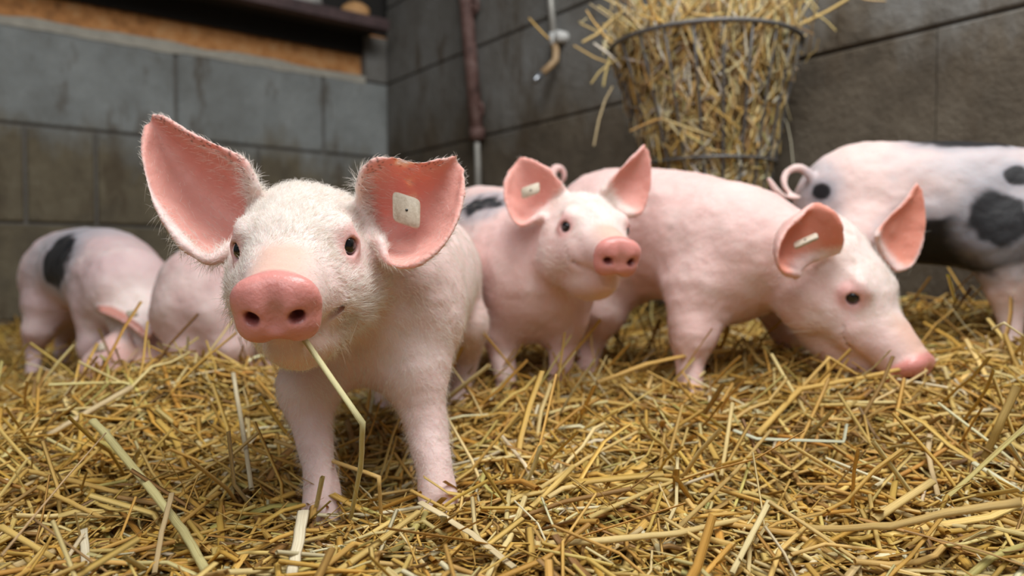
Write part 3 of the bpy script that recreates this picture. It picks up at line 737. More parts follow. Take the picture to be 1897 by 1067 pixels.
# spotted piglet at the left wall, head in the straw
pe = dict(name='piglet', label='grey-pink piglet with a black flank patch, head down by the left wall', h=0.003, scale=1.02,
    E=P(262, 612, 1.12), D=P(285, 690, 1.07), up=unit(A(-.1, -.75, .55)), toe=unit(A(.6, -1, 0)), gz=0.0,
    spine=[(P(100, 520, 1.38), .054), (P(120, 508, 1.36), .070), (P(160, 500, 1.31), .076), (P(204, 508, 1.25), .074), (P(236, 530, 1.19), .066)],
    bulk=[(P(118, 530, 1.35), XY, (.054, .06, .076)), (P(212, 535, 1.23), XY, (.052, .05, .066))],
    neck=(P(242, 552, 1.18), .058),
    legs=[leg((P(86, 580, 1.31), .040), (P(74, 610, 1.30), .0260), (P(66, 640, 1.31), .0175), (P(62, 680, 1.30), .0140), (P(60, 705, 1.29), .0155)),
          leg((P(135, 575, 1.42), .044), (P(130, 600, 1.42), .0270), (P(118, 630, 1.44), .0170), (P(116, 650, 1.43), .0140), (P(116, 665, 1.42), .0155)),
          leg((P(185, 580, 1.19), .036), (P(175, 640, 1.18), .0230), (P(180, 680, 1.18), .0160), (P(188, 715, 1.17), .0138), (P(190, 735, 1.16), .0155)),
          leg((P(245, 590, 1.28), .036), (P(240, 640, 1.28), .0240), (P(238, 670, 1.28), .0165), (P(238, 690, 1.27), .0140), (P(240, 700, 1.26), .0155))],
    ears=[dict(rows=ear_px([((232, 612), (246, 650)), ((205, 620), (232, 675)), ((182, 640), (212, 695)), ((160, 665), (188, 700)), ((150, 685), (160, 696))],
                           (1.085, 1.075, 1.07, 1.065, 1.06), (1.07, 1.055, 1.05, 1.05, 1.055)), bow=(.006, .012, .012, .008, .001), flip=1, th=.003),
          dict(rows=ear_px([((275, 590), (280, 612)), ((262, 592), (270, 622)), ((238, 580), (246, 604)), ((210, 572), (216, 588)), ((186, 572), (190, 578))],
                           (1.13, 1.13, 1.13, 1.13, 1.13), (1.06, 1.055, 1.05, 1.06, 1.08)), bow=(.003, .004, .004, .003, .001), flip=-1, th=.003)],
    skin=(0.66, 0.50, 0.50), earcol=(0.52, 0.21, 0.16), haze=[(P(170, 440, 1.27), (.085, .09, .035)), (P(95, 480, 1.30), (.04, .07, .05))],
    patches=[(P(134, 484, 1.25), (.046, .10, .046), BK)])
pig_e, info_e = build_pig(pe)
tag_plate(pig_e, [P(178, 652, 1.048), P(196, 648, 1.045), P(193, 634, 1.05), P(175, 638, 1.052)], .002)
tag_plate(pig_e, [P(236, 588, 1.055), P(255, 585, 1.055), P(253, 574, 1.06), P(234, 577, 1.06)], .002)

# rump of the piglet half hidden behind the front piglet's ear
pf = dict(name='piglet', label='pink piglet turned away, half hidden behind the front piglet', h=0.003, scale=1.0,
    E=P(640, 600, 1.50), D=P(675, 650, 1.53), up=A(0, 0, 1), toe=unit(A(.6, .6, 0)), gz=0.0,
    spine=[(P(368, 545, 1.075), .052), (P(388, 540, 1.09), .066), (P(432, 535, 1.15), .074), (P(492, 535, 1.24), .073), (P(545, 540, 1.32), .068)],
    bulk=[(P(380, 560, 1.07), XY, (.054, .056, .074))],
    neck=(P(570, 545, 1.36), .062),
    legs=[leg((P(345, 590, 1.06), .042), (P(350, 640, 1.05), .0270), (P(330, 690, 1.075), .0175), (P(335, 725, 1.065), .0140), (P(336, 745, 1.06), .0155)),
          leg((P(425, 585, 1.05), .044), (P(430, 640, 1.04), .0270), (P(445, 690, 1.06), .0170), (P(445, 725, 1.05), .0140), (P(445, 745, 1.04), .0155)),
          leg((P(490, 590, 1.22), .036), (P(485, 640, 1.20), .0240), (P(485, 670, 1.20), .0190), (P(487, 700, 1.19), .0160), (P(487, 715, 1.18), .0165)),
          leg((P(590, 590, 1.30), .036), (P(592, 640, 1.30), .0240), (P(592, 655, 1.30), .0170), (P(592, 675, 1.29), .0140), (P(592, 688, 1.28), .0155))],
    ears=[dict(rows=[(q + A(0, 0, .03), q + A(.02, .02, -.01)) for q in (P(615, 560, 1.47), P(590, 560, 1.45), P(565, 560, 1.44))], bow=(.006, .008, .001), th=.003),
          dict(rows=[(q + A(0, 0, .03), q + A(.02, .02, -.01)) for q in (P(655, 560, 1.45), P(680, 560, 1.42), P(700, 560, 1.40))], bow=(.006, .008, .001), th=.003)],
    skin=(0.68, 0.50, 0.48),
    tail=[(P(392, 482, 1.04), .007), (P(398, 465, 1.02), .006), (P(410, 460, 1.01), .005), (P(416, 470, 1.0), .0045), (P(408, 478, .99), .004)])
pig_f, info_f = build_pig(pf)
# ------------------------------------------------------------------ straw bedding
def ground(x, y):
    x = np.asarray(x, float); y = np.asarray(y, float)
    z = 0.028 * sstep(.55, .82, y) * sstep(-.18, .02, x)
    z = z + 0.055 * sstep(.10, .62, x) * sstep(.50, .95, y)
    z = z + 0.062 * np.exp(-((x + .37) / .13) ** 2 - ((y - .84) / .11) ** 2)
    z = z - 0.022 * sstep(-.55, -.75, x) * sstep(.9, 1.1, y)
    q = np.stack([x, y, np.zeros_like(x)], -1)
    z = z + (fbm(q, 7, 31) - .5) * .022 - 0.020 * np.exp(-((x + .11) / .07) ** 2 - ((y - .60) / .10) ** 2)
    # banked up a little along the walls
    db_ = (CORN[0] - x) * -NB[0] + (CORN[1] - y) * -NB[1]; dl_ = (x - P0[0]) * NL[0] + (y - P0[1]) * NL[1]
    return z + 0.03 * np.exp(-(np.minimum(db_, dl_) / .12) ** 2)
def inside(x, y, m=0.01):
    db_ = (CORN[0] - x) * -NB[0] + (CORN[1] - y) * -NB[1]; dl_ = (x - P0[0]) * NL[0] + (y - P0[1]) * NL[1]
    return (db_ > m) & (dl_ > m)
STRAW_COLS = np.array([(.68, .43, .095), (.74, .50, .135), (.80, .60, .21), (.84, .71, .35), (.57, .32, .065), (.44, .26, .08), (.86, .79, .55), (.64, .57, .20), (.32, .18, .06)])
STRAW_P = np.array([.23, .23, .18, .12, .09, .05, .05, .02, .03])
def straw_cols(n, r, p=STRAW_P):
    c = STRAW_COLS[r.choice(len(STRAW_COLS), n, p=p / p.sum())]; return np.clip(c * r.uniform(.84, 1.18, (n, 1)) * (1 + r.normal(0, .03, (n, 3))), .02, .92)
def straw_mesh(name, C, side, rad, flat, cols, sides=5, seeds=None):
    """C (N,K,3) centre lines, side (N,3) flat direction hint. Open hollow tubes, one mesh."""
    N_, K = C.shape[:2]
    T = np.gradient(C, axis=1); T /= np.maximum(np.linalg.norm(T, axis=2), 1e-9)[..., None]
    s = np.broadcast_to(side[:, None], C.shape); b = np.cross(T, s); b /= np.maximum(np.linalg.norm(b, axis=2), 1e-9)[..., None]; a = np.cross(b, T)
    an = 2 * math.pi * np.arange(sides) / sides
    rad = np.asarray(rad); rad = rad if rad.ndim == 2 else np.broadcast_to(rad[:, None], (N_, K))
    V = C[:, :, None] + rad[..., None, None] * (np.cos(an)[None, None, :, None] * a[:, :, None] + (np.sin(an)[None, None, :, None] * flat[:, None, None, None]) * b[:, :, None])
    i = np.arange(N_)[:, None, None] * K * sides + np.arange(K - 1)[None, :, None] * sides; k = np.arange(sides)[None, None]; k2 = (k + 1) % sides
    Q = np.stack([i + k, i + k2, i + sides + k2, i + sides + k], -1).reshape(-1, 4)
    me = mesh_np(name, V.reshape(-1, 3), Q, np.full(len(Q), 4)); me.materials.append(M_STRAW)
    cc = np.ones((N_, K, sides, 4)); cc[..., :3] = cols[:, None, None]
    cc[:, 0, :, :3] *= .8; cc[:, -1, :, :3] *= .8
    color_attr(me, cc.reshape(-1, 4))
    ln = np.linalg.norm(np.diff(C, axis=1), axis=2); ln = np.concatenate([np.zeros((N_, 1)), np.cumsum(ln, 1)], 1)
    uv = np.zeros((N_, K, sides, 3)); uv[..., 0] = ln[:, :, None]; uv[..., 1] = np.abs(np.arange(sides) - sides / 2)[None, None]; uv[..., 2] = (np.arange(N_) * 1.37 % 97)[:, None, None]
    uv[..., 1] += (np.arange(N_) * 7.31 % 53)[:, None, None]
    vec_attr(me, uv.reshape(-1, 3), 'suv')
    return me
def lay(x, y, az, ln, lift, tilt, bend, K, r, follow=1.0):
    """centre lines lying over the bedding: conform to the ground, own tilt and bend"""
    t = np.linspace(-.5, .5, K)[None]
    X = x[:, None] + np.cos(az)[:, None] * ln[:, None] * t - np.sin(az)[:, None] * bend[:, None] * ln[:, None] * (t * t * 4 - .33) * .25
    Y = y[:, None] + np.sin(az)[:, None] * ln[:, None] * t + np.cos(az)[:, None] * bend[:, None] * ln[:, None] * (t * t * 4 - .33) * .25
    Z = ground(X, Y) + lift[:, None] + np.tan(tilt)[:, None] * ln[:, None] * (t + .35 * (np.abs(tilt)[:, None] > .35)) + (r.normal(0, .0022, X.shape))
    return np.stack([X, Y, Z], -1)
def scatter(n, x0, x1, y0, y1, r, dens=None):
    out = []
    got = 0
    while got < n:
        x = r.uniform(x0, x1, n); y = r.uniform(y0, y1, n)
        ok = inside(x, y, .03) & (np.abs(x) < 1.0 * y + .40)
        if dens is not None: ok &= r.random(n) < dens(x, y)
        out.append(np.stack([x[ok], y[ok]])); got += int(ok.sum())
    return np.concatenate(out, 1)[:, :n]
# matted lower layer
gx, gy = np.meshgrid(np.linspace(-2.4, 1.6, 201), np.linspace(-.6, 3.0, 181)); gz = ground(gx, gy) - .018
k = np.arange(201 * 181).reshape(181, 201); Q = np.stack([k[:-1, :-1], k[:-1, 1:], k[1:, 1:], k[1:, :-1]], -1).reshape(-1, 4)
cen = np.stack([gx, gy], -1).reshape(-1, 2); okv = inside(cen[:, 0], cen[:, 1], -.02); Q = Q[okv[Q].all(1)]
me = mesh_np('straw_bedding', np.stack([gx, gy, gz], -1).reshape(-1, 3), Q, np.full(len(Q), 4)); 
M_MAT = make_rust('matted_straw', ((0.05, 0.028, 0.010), (0.14, 0.085, 0.028), (0.27, 0.17, 0.06)), 0.9)
me.materials.append(M_MAT); bed = bpy.data.objects.new('straw_bedding', me); link(bed); tag(bed, 'matted layer of old straw covering the pen floor', 'straw', kind='stuff')
sr = np.random.default_rng(42)
def bulk(name, label, n, x0, x1, y0, y1, l0, l1, r0, r1, lift, sides, K, tsd, dens=None, flatp=.35):
    xy = scatter(n, x0, x1, y0, y1, sr, dens); az = sr.uniform(0, 2 * math.pi, n); ln = sr.uniform(l0, l1, n) * sr.uniform(.6, 1.2, n)
    tilt = sr.normal(0, tsd, n); up = (sr.random(n) < .05) & (xy[1] > .50); tilt = np.where(up, sr.uniform(.3, .95, n), tilt)
    ln = np.where(up, np.minimum(ln, .075), ln)
    C = lay(xy[0], xy[1], az, ln, sr.uniform(-.012, lift, n), np.clip(tilt, -1, 1), sr.normal(0, .35, n), K, sr)
    fl = np.where(sr.random(n) < flatp, .18, .75); rd = sr.uniform(r0, r1, n) * np.where(fl < .3, 1.5, 1)
    side = np.stack([sr.normal(0, .35, n), sr.normal(0, .35, n), np.ones(n)], -1); side = np.cross(side, C[:, -1] - C[:, 0]); side /= np.maximum(np.linalg.norm(side, axis=1), 1e-9)[:, None]
    me = straw_mesh(name, C, side, rd, fl, straw_cols(n, sr), sides)
    o = bpy.data.objects.new(name, me); link(o); tag(o, label, 'straw', kind='stuff'); return o
bulk('straw_stems', 'loose golden straw stems spread over the whole pen', 22000, -1.9, 1.2, .18, 2.6, .07, .19, .0011, .0024, .018, 5, 5, .13)
bulk('straw_pieces', 'short chopped straw covering the front of the pen', 24000, -.75, .85, .30, 1.15, .025, .085, .0008, .0021, .016, 4, 3, .20, lambda x, y: np.clip(1.25 - y * .7, .15, 1))
bulk('straw_chaff', 'fine chaff and leaf shreds between the straw', 16000, -.6, .7, .28, .85, .012, .040, .0004, .0011, .018, 4, 3, .30, lambda x, y: np.clip(1.3 - y, .1, 1), .6)
# single stalks one can pick out
def G(px, py, lift=.004):
    lo, hi = .2, 2.6
    for _ in range(40):
        m = (lo + hi) / 2; p = P(px, py, m)
        if p[2] - float(ground(p[0], p[1])) - lift > 0: lo = m
        else: hi = m
    return P(px, py, lo), lo
def polyline(pts, per=5):
    out = []
    for a, b in zip(pts[:-1], pts[1:]):
        for t in np.linspace(0, 1, per, endpoint=False): out.append(a + (b - a) * t)
    return np.array(out + [pts[-1]])
def stalk(pts, rad, col, flat=.8, label='', group=None, name='straw_stalk', sides=8, nodes=True, base=None):
    C = polyline([np.asarray(p, float) for p in pts]); C[1:-1] += sr.normal(0, rad * .05, C[1:-1].shape)
    side = unit(np.cross(C[-1] - C[0], A(.1, -.5, 1))); K = len(C)
    rr = rad * (1 - .18 * np.linspace(0, 1, K)); rr[::5] *= (1.10 if nodes and flat > .4 else 1.0)
    me = straw_mesh(name, C[None], side[None], rr[None], np.array([flat]), np.array([col]), sides)
    o = bpy.data.objects.new(name, me); c0 = C[0].copy() if base is None else base
    me.transform(__import__('mathutils').Matrix.Translation(-np.array(c0))); o.location = c0; link(o)
    return tag(o, label, 'straw stalk', group)
PALE, GOLD, DEEP, TAN, GREEN, WHITE, BROWN = (.80, .70, .40), (.70, .48, .15), (.58, .35, .08), (.66, .52, .30), (.66, .68, .36), (.84, .79, .62), (.40, .25, .08)
HEROES = [  # pixel polyline with lift above the bedding, width in pixels, colour, flatness, label
    ([(172, 780, .05), (192, 800, .045), (288, 916, .02), (340, 984, .012), (384, 1062, .008)], 17, (.74, .70, .36), .7, 'thick pale yellow-green stalk slanting down before the left mound'),
    ([(242, 718, .015), (165, 762, .02), (88, 806, .01)], 13, (.68, .56, .34), .7, 'pale beige stalk lying on the left mound'),
    ([(32, 868, .01), (140, 892, .012), (242, 918, .006)], 11, GOLD, .7, 'golden stalk lying flat beside the thick yellow-green stalk'),
    ([(432, 692, .05), (452, 808, .035), (466, 906, .015)], 9, (.74, .68, .50), .7, 'mottled whitish stalk standing before the front piglet\'s right foreleg'),
    ([(394, 788, .035), (480, 836, .03), (578, 873, .02)], 8, DEEP, .7, 'dark golden stalk ending at the front piglet\'s right foreleg'),
    ([(508, 816, .045), (600, 848, .04), (702, 884, .035), (706, 962, .004)], 10, (.66, .46, .17), .6, 'bent golden stalk crossing the front piglet\'s right foreleg'),
    ([(2, 1030, .03), (120, 888, .04), (196, 802, .05)], 4, (.66, .48, .28), .8, 'hair-thin brownish stalk arching at the left edge'),
    ([(562, 946, .022), (552, 1005, .014), (540, 1064, .008)], 24, WHITE, .16, 'wide whitish straw sheath standing below the front piglet'),
    ([(154, 980, .012), (160, 1064, .008)], 17, WHITE, .18, 'short white straw sheath near the bottom left corner'),
    ([(72, 902, .018), (130, 930, .014), (194, 962, .006)], 10, GOLD, .7, 'golden stalk with a broken upper end at the left'),
    ([(70, 900, .018), (2, 946, .006)], 9, BROWN, .7, 'brown stalk running out of the left edge'),
    ([(2, 976, .02), (100, 1034, .008)], 13, (.74, .54, .18), .7, 'deep yellow stalk in the bottom left corner'),
    ([(318, 914, .03), (300, 985, .018), (286, 1062, .008)], 11, TAN, .4, 'tan leaf blade leaning across the thick yellow-green stalk'),
    ([(1000, 1009, .008), (1130, 1000, .012), (1255, 988, .014), (1392, 957, .008)], 14, (.78, .62, .28), .7, 'long pale golden stalk lying across the bottom middle'),
    ([(1893, 930, .05), (1756, 950, .04), (1652, 974, .028), (1500, 980, .012)], 20, (.68, .50, .20), .6, 'thick curved stalk coming in from the right edge'),
    ([(1619, 962, .012), (1728, 891, .024)], 17, (.74, .56, .22), .5, 'broad golden stalk pointing up above the thick curved stalk'),
    ([(1258, 976, .012), (1364, 872, .022), (1428, 797, .03)], 8, (.58, .42, .16), .7, 'long brownish stalk leaning up to the pale green leaf'),
    ([(1255, 849, .03), (1253, 934, .012), (1232, 981, .006)], 7, PALE, .7, 'pale upright stalk with a bent foot in the foreground'),
    ([(1357, 747, .04), (1346, 820, .022), (1336, 882, .008)], 8, (.74, .60, .28), .7, 'light golden upright stalk before the rooting piglet\'s foreleg'),
    ([(1359, 797, .022), (1402, 813, .02), (1563, 818, .02), (1568, 786, .03)], 9, (.62, .66, .52), .4, 'bent grey-green leaf blade lying on the straw'),
    ([(1804, 858, .02), (1895, 912, .012)], 13, (.78, .78, .56), .6, 'pale green-white stalk at the right edge'),
    ([(1884, 716, .07), (1850, 790, .04), (1823, 849, .012)], 15, (.50, .35, .11), .6, 'brown-gold stalk standing up at the right edge'),
    ([(1723, 806, .03), (1719, 839, .022), (1738, 919, .006)], 11, TAN, .5, 'tan split stalk standing left of the brown-gold stalk'),
    ([(1402, 806, .012), (1482, 721, .03), (1580, 703, .025), (1668, 684, .02)], 11, (.70, .48, .14), .7, 'bent golden stalk leading to the rooting piglet\'s snout'),
    ([(1478, 725, .02), (1537, 662, .05), (1588, 694, .03)], 8, GOLD, .6, 'golden stalk kinked into a peak below the rooting piglet\'s chin'),
    ([(1106, 709, .02), (1199, 674, .035), (1290, 655, .04), (1352, 648, .03)], 9, (.64, .42, .12), .7, 'arched golden stalk before the rooting piglet\'s belly'),
    ([(1425, 929, .025), (1388, 1000, .016), (1356, 1062, .008)], 12, PALE, .5, 'pale folded stalk, lower left limb, in the bottom middle'),
    ([(1425, 929, .026), (1520, 990, .014), (1612, 1055, .006)], 10, (.66, .48, .18), .6, 'golden stalk slanting down to the right from the pale folded stalk'),
    ([(831, 736, .02), (907, 676, .05)], 12, (.74, .62, .32), .7, 'pale stalk pointing up beside the small piglet\'s foreleg'),
    ([(778, 930, .02), (873, 988, .012), (953, 1051, .008)], 15, (.80, .70, .46), .2, 'flat pale sheath in front of the front piglet\'s left hoof'),
    ([(762, 909, .02), (836, 948, .014)], 8, GOLD, .6, 'short golden stalk lying against the front piglet\'s left hoof'),
    ([(1838, 610, .09), (1860, 598, .10), (1895, 622, .09), (1893, 668, .05)], 6, (.76, .66, .38), .7, 'looped pale stalk before the spotted piglet\'s foreleg'),
    ([(1756, 510, .13), (1768, 556, .10)], 8, (.58, .50, .10), .5, 'yellow-green stalk standing under the spotted piglet\'s belly'),
    ([(1000, 905, .014), (1085, 850, .02), (1180, 800, .02)], 8, (.76, .58, .24), .7, 'straight golden stalk between the front piglet and the rooting piglet'),
    ([(1090, 960, .010), (1210, 905, .014), (1325, 868, .010)], 9, (.72, .56, .22), .7, 'golden stalk lying above the long pale golden stalk'),
    ([(1640, 790, .01), (1760, 765, .02), (1890, 770, .012)], 9, (.72, .54, .20), .7, 'golden stalk lying behind the brown-gold upright stalk'),
]
for pl, wpx, col, flat, lab in HEROES:
    q = [G(p[0], p[1], p[2] + .012) for p in pl]; zc = np.mean([z for _, z in q]); stalk([p for p, _ in q], wpx / 2 / FPX * zc, col, flat, lab)
# the stalk held in the mouth
hp_a = info_a['hp']; m0 = hp_a(.072, .004, -.0240)
stalk([m0, P(672, 784, .425), P(668, 868, .455), P(650, 958, .50)], .0021, (.74, .72, .42), .7, 'pale yellow-green straw stalk hanging from the front piglet\'s mouth')
# further loose stalks of the foreground, each its own
n = 210; xy = scatter(n, -.50, .62, .42, .86, sr, lambda x, y: np.clip(1.4 - y, .2, 1) * ~((np.abs(x + .10) < .075) & (y > .5)))
az = sr.uniform(0, 2 * math.pi, n); ln = sr.uniform(.045, .13, n); tl = np.where((sr.random(n) < .16) & (xy[1] > .52), sr.uniform(.25, .8, n), sr.normal(.03, .07, n)); ln = np.where(tl > .25, np.minimum(ln, .07), ln)
Cs = lay(xy[0], xy[1], az, ln, sr.uniform(.008, .020, n), tl, sr.normal(0, .25, n), 6, sr)
cs = straw_cols(n, sr, np.array([.2, .22, .22, .16, .06, .03, .08, .05, .02]))
LANDMARKS = [(80, 780, 'below the left mound'), (60, 900, 'at the left edge'), (90, 1020, 'in the bottom left corner'), (300, 800, 'on the left mound'), (330, 1010, 'beside the thick yellow-green stalk'), (470, 880, 'beside the mottled whitish stalk'),
    (520, 1000, 'beside the wide whitish sheath'), (610, 930, "by the front piglet's right hoof"), (680, 1020, 'below the mouth stalk'), (820, 930, "by the front piglet's left hoof"), (860, 1030, 'beside the flat pale sheath'), (930, 760, "before the small piglet's forelegs"),
    (1000, 900, 'in the middle foreground'), (1120, 1030, 'below the long pale golden stalk'), (1130, 800, 'behind the middle foreground'), (1280, 780, "before the rooting piglet's foreleg"), (1270, 910, 'beside the pale upright stalk'), (1400, 1020, 'beside the pale folded stalk'),
    (1460, 850, 'beside the grey-green leaf blade'), (1600, 760, "before the rooting piglet's snout"), (1600, 900, 'above the thick curved stalk'), (1600, 1030, 'below the thick curved stalk'), (1760, 850, 'beside the tan split stalk'), (1800, 740, 'right of the rooting piglet'), (1830, 1000, 'in the bottom right corner')]
CLASSES = {}
for i in range(n):
    fl = .2 if sr.random() < .3 else .75; rad = sr.uniform(.0013, .0024) * (1.4 if fl < .3 else 1); C = Cs[i]
    side = unit(np.cross(C[-1] - C[0], A(.2, -.3, 1)))
    me = straw_mesh('straw_stalk', (C - C[0])[None], side[None], np.full((1, 6), rad), np.array([fl]), cs[i][None], 6)
    o = bpy.data.objects.new('straw_stalk', me); o.location = C[0]; link(o)
    lum = cs[i].mean(); L_ = float(np.linalg.norm(C[-1] - C[0])); m = C.mean(0); d = C[-1] - C[0]
    px = CX + FPX * m[0] / m[1]; py = 490 - FPX * (m[2] - CAMZ) / m[1]; dx = FPX * d[0] / m[1]; dy = FPX * (d[2] / m[1] - (m[2] - CAMZ) * d[1] / m[1] ** 2)
    if dx < 0: dx, dy = -dx, -dy
    an = math.degrees(math.atan2(dy, dx))
    pose = 'standing upright' if abs(an) > 60 else 'lying crosswise' if abs(an) < 14 else 'rising rightwards' if an > 0 else 'rising leftwards'
    look = ('long' if L_ > .095 else 'medium' if L_ > .062 else 'short') + (' thick' if rad > .0020 else ' thin' if rad < .0016 else '') + (' whitish' if lum > .66 else ' pale' if lum > .53 else ' golden' if lum > .41 else ' brown') + (' straw blade' if fl < .3 else ' straw stalk')
    where = min(LANDMARKS, key=lambda q_: math.hypot(q_[0] - px, q_[1] - py))[2]
    lab = f'{look} {pose} {where}'; CLASSES.setdefault(lab, []).append((px, o))
    tag(o, lab, 'straw stalk', 'loose stalks on the front bedding')
ORD = ('first', 'second', 'third', 'fourth', 'fifth', 'sixth')
for lab, mem in CLASSES.items():
    if len(mem) > 1:
        for k_, (_, o) in enumerate(sorted(mem, key=lambda q_: q_[0])): o['label'] = lab + f', {ORD[min(k_, 5)]} from left'
# ------------------------------------------------------------------ pipes and drinker on the back wall
def onwall(px, py, off):
    """point standing off metres in front of the back wall, seen at that pixel"""
    lo, hi = .3, 4.0
    for _ in range(50):
        m = (lo + hi) / 2; p = P(px, py, m); d = (p[:2] - CORN) @ NB
        if d > off: lo = m
        else: hi = m
    return P(px, py, lo)
t0, t1, t2 = onwall(860, -40, .035), onwall(868, 60, .035), onwall(884, 252, .035)
rp = empty('rusty_pipe', tuple(t2))
tube('pipe', [t0 + (t0 - t1) * 2.2, t0, t1, t2], .0205, M_PIPE, rp, 14)
tube('thin_pipe', [t2 + A(0, 0, .02), t2 + A(0, 0, -.04), onwall(885, 300, .035), onwall(887, 420, .035)], .0095, M_GALV, rp, 12)
tube('socket', [t2 + A(0, 0, .022), t2 + A(0, 0, -.012)], .0235, M_PIPE, rp, 14)
for (px, py, ty) in ((884, 14, 12), (893, 205, 205)):
    c = onwall(px, py, .012); nb3 = A(NB[0], NB[1], 0)
    th = np.linspace(0, 2 * math.pi, 17); ring = [c + nb3 * .012 + .021 * (math.cos(a) * A(DB[0], DB[1], 0) + math.sin(a) * A(0, 0, 1)) for a in th]
    V1, F1 = tube_vf(ring, .0060, 8, False); V2, F2 = tube_vf([c - nb3 * .002, c + nb3 * .022], .010, 10); V3, F3 = tube_vf([c + nb3 * .012, onwall(px - 18, py + 2, .035)], .008, 8)
    V, F = merge([(V1, F1), (V2, F2), (V3, F3)]); obj('clamp', V, F, M_PIPE, rp)
tag(rp, 'rusty brown pipe with clamps running down the back wall', 'pipe')
dr = empty('nipple_drinker', tuple(onwall(1026, 70, .03)))
a0, a1, a2 = onwall(1016, -60, .03), onwall(1020, 0, .03), onwall(1026, 72, .03)
tube('feed_pipe', [a0 + (a0 - a1) * 1.5, a0, a1, a2], .0085, M_GALV, dr, 12)
tube('brass_bend', [a2 + A(0, 0, .008), onwall(1030, 95, .03), onwall(1029, 112, .035), onwall(1020, 122, .05), onwall(1002, 138, .075)], [.0090, .0095, .0095, .0090, .0085], M_BRASS, dr, 12)
tube('steel_nipple', [onwall(1004, 136, .073), onwall(992, 148, .09), onwall(988, 152, .096)], [.0085, .0090, .0060], M_STEEL, dr, 12)
c = onwall(1038, 68, .026); V1, F1 = tube_vf([c - A(NB[0], NB[1], 0) * .026, c + A(NB[0], NB[1], 0) * .012], .015, 12); V2, F2 = tube_vf([a2 + A(0, 0, .014), a2 + A(0, 0, -.016)], .0125, 12)
V, F = merge([(V1, F1), (V2, F2)]); obj('clip', V, F, M_WHITE, dr)
tag(dr, 'bent brass nipple drinker on a thin pipe beside the basket', 'drinker')
# ------------------------------------------------------------------ wire hay basket
nb3 = A(NB[0], NB[1], 0); db3 = A(DB[0], DB[1], 0)
RC = A(.345, 1.345, .572); R0 = .168
def bas(h):
    """centre and radius of the basket at height h below the rim"""
    return RC + A(.028, .030, -1) * A(h / .33, h / .33, h), lerp(R0, .088, (h / .33) ** 0.9)
bk = empty('hay_basket', tuple(RC - A(0, 0, .33)))
def ring(h, r, name, extra=0):
    c, R_ = bas(h); th = np.linspace(0, 2 * math.pi, 49)
    return tube(name, [c + (R_ + extra) * A(math.cos(a), math.sin(a), 0) for a in th], r, M_WIRE, bk, 8)
ring(0, .0042, 'rim'); ring(.205, .0028, 'hoop', .002); ring(.33, .0032, 'base_ring')
for i in range(22):
    a = 2 * math.pi * (i + .3) / 22
    pts = []
    for h in (0, .08, .16, .205, .27, .33):
        c, R_ = bas(h); pts.append(c + (R_ - .001) * A(math.cos(a), math.sin(a), 0))
    tube('wire', pts, .0024, M_WIRE, bk, 6)
for i in range(5):
    c, R_ = bas(.33); y = lerp(-.8, .8, i / 4) * R_; x = math.sqrt(R_ ** 2 - y ** 2); tube('base_wire', [c + A(-x, y, 0), c + A(x, y, 0)], .0021, M_WIRE, bk, 6)
hk = onwall(1183, 40, .02); rim_pt = RC + R0 * unit(A(-.75, .62, 0))
V1, F1 = tube_vf([hk + A(0, 0, .16), hk + A(0, 0, .02), hk + nb3 * .012], .0070, 8)
tube('hook', [hk + A(0, 0, .02), hk + nb3 * .014 + A(0, 0, -.006), hk + nb3 * .022 + A(0, 0, .008)], .0055, M_PIPE, bk, 8)
obj('hanger_strap', V1, F1, M_WHITE, bk)
for sgn in (-1, 1):
    c = RC - nb3 * (R0 - .004) + db3 * sgn * .05; tube('wall_bracket', [c, c - nb3 * .016, c - nb3 * .016 + A(0, 0, .03)], .005, M_WIRE, bk, 8)
tag(bk, 'conical wire hay basket hanging on the back wall', 'basket')
# straw packed into it: stalks pressed against the wires, more bristling out of the top
br_ = np.random.default_rng(5); n = 4200
h = br_.uniform(-.02, .32, n); a = br_.uniform(0, 2 * math.pi, n); dep = np.abs(br_.normal(0, .016, n)) + .004
cc = RC + A(.028, .030, -1) * np.stack([h / .33, h / .33, h], 1); RR = lerp(R0, .088, np.clip(h / .33, 0, 1) ** .9) - dep
rad3 = np.stack([np.cos(a), np.sin(a), np.zeros(n)], 1); tan3 = np.stack([-np.sin(a), np.cos(a), np.zeros(n)], 1)
c0 = cc + rad3 * RR[:, None]; an = br_.normal(0, .62, n); dv = np.cos(an)[:, None] * A(0, 0, 1) + np.sin(an)[:, None] * tan3 + rad3 * br_.normal(.04, .10, n)[:, None]
ln = br_.uniform(.03, .11, n); K = 4; t = np.linspace(-.5, .5, K)
C = c0[:, None] + dv[:, None] * (ln[:, None] * t)[..., None] - rad3[:, None] * ((t * t)[None] * ln[:, None] ** 2 * 2.2)[..., None] + br_.normal(0, .0015, (n, K, 3))
top = 620; c2 = RC + np.stack([br_.normal(0, .075, top), br_.normal(0, .075, top), br_.uniform(-.02, .05, top)], 1); d2 = np.stack([br_.normal(0, .55, top), br_.normal(0, .55, top), br_.uniform(.25, 1, top)], 1)
l2 = br_.uniform(.04, .13, top); C2 = c2[:, None] + d2[:, None] * (l2[:, None] * (t + .4))[..., None] + br_.normal(0, .002, (top, K, 3))
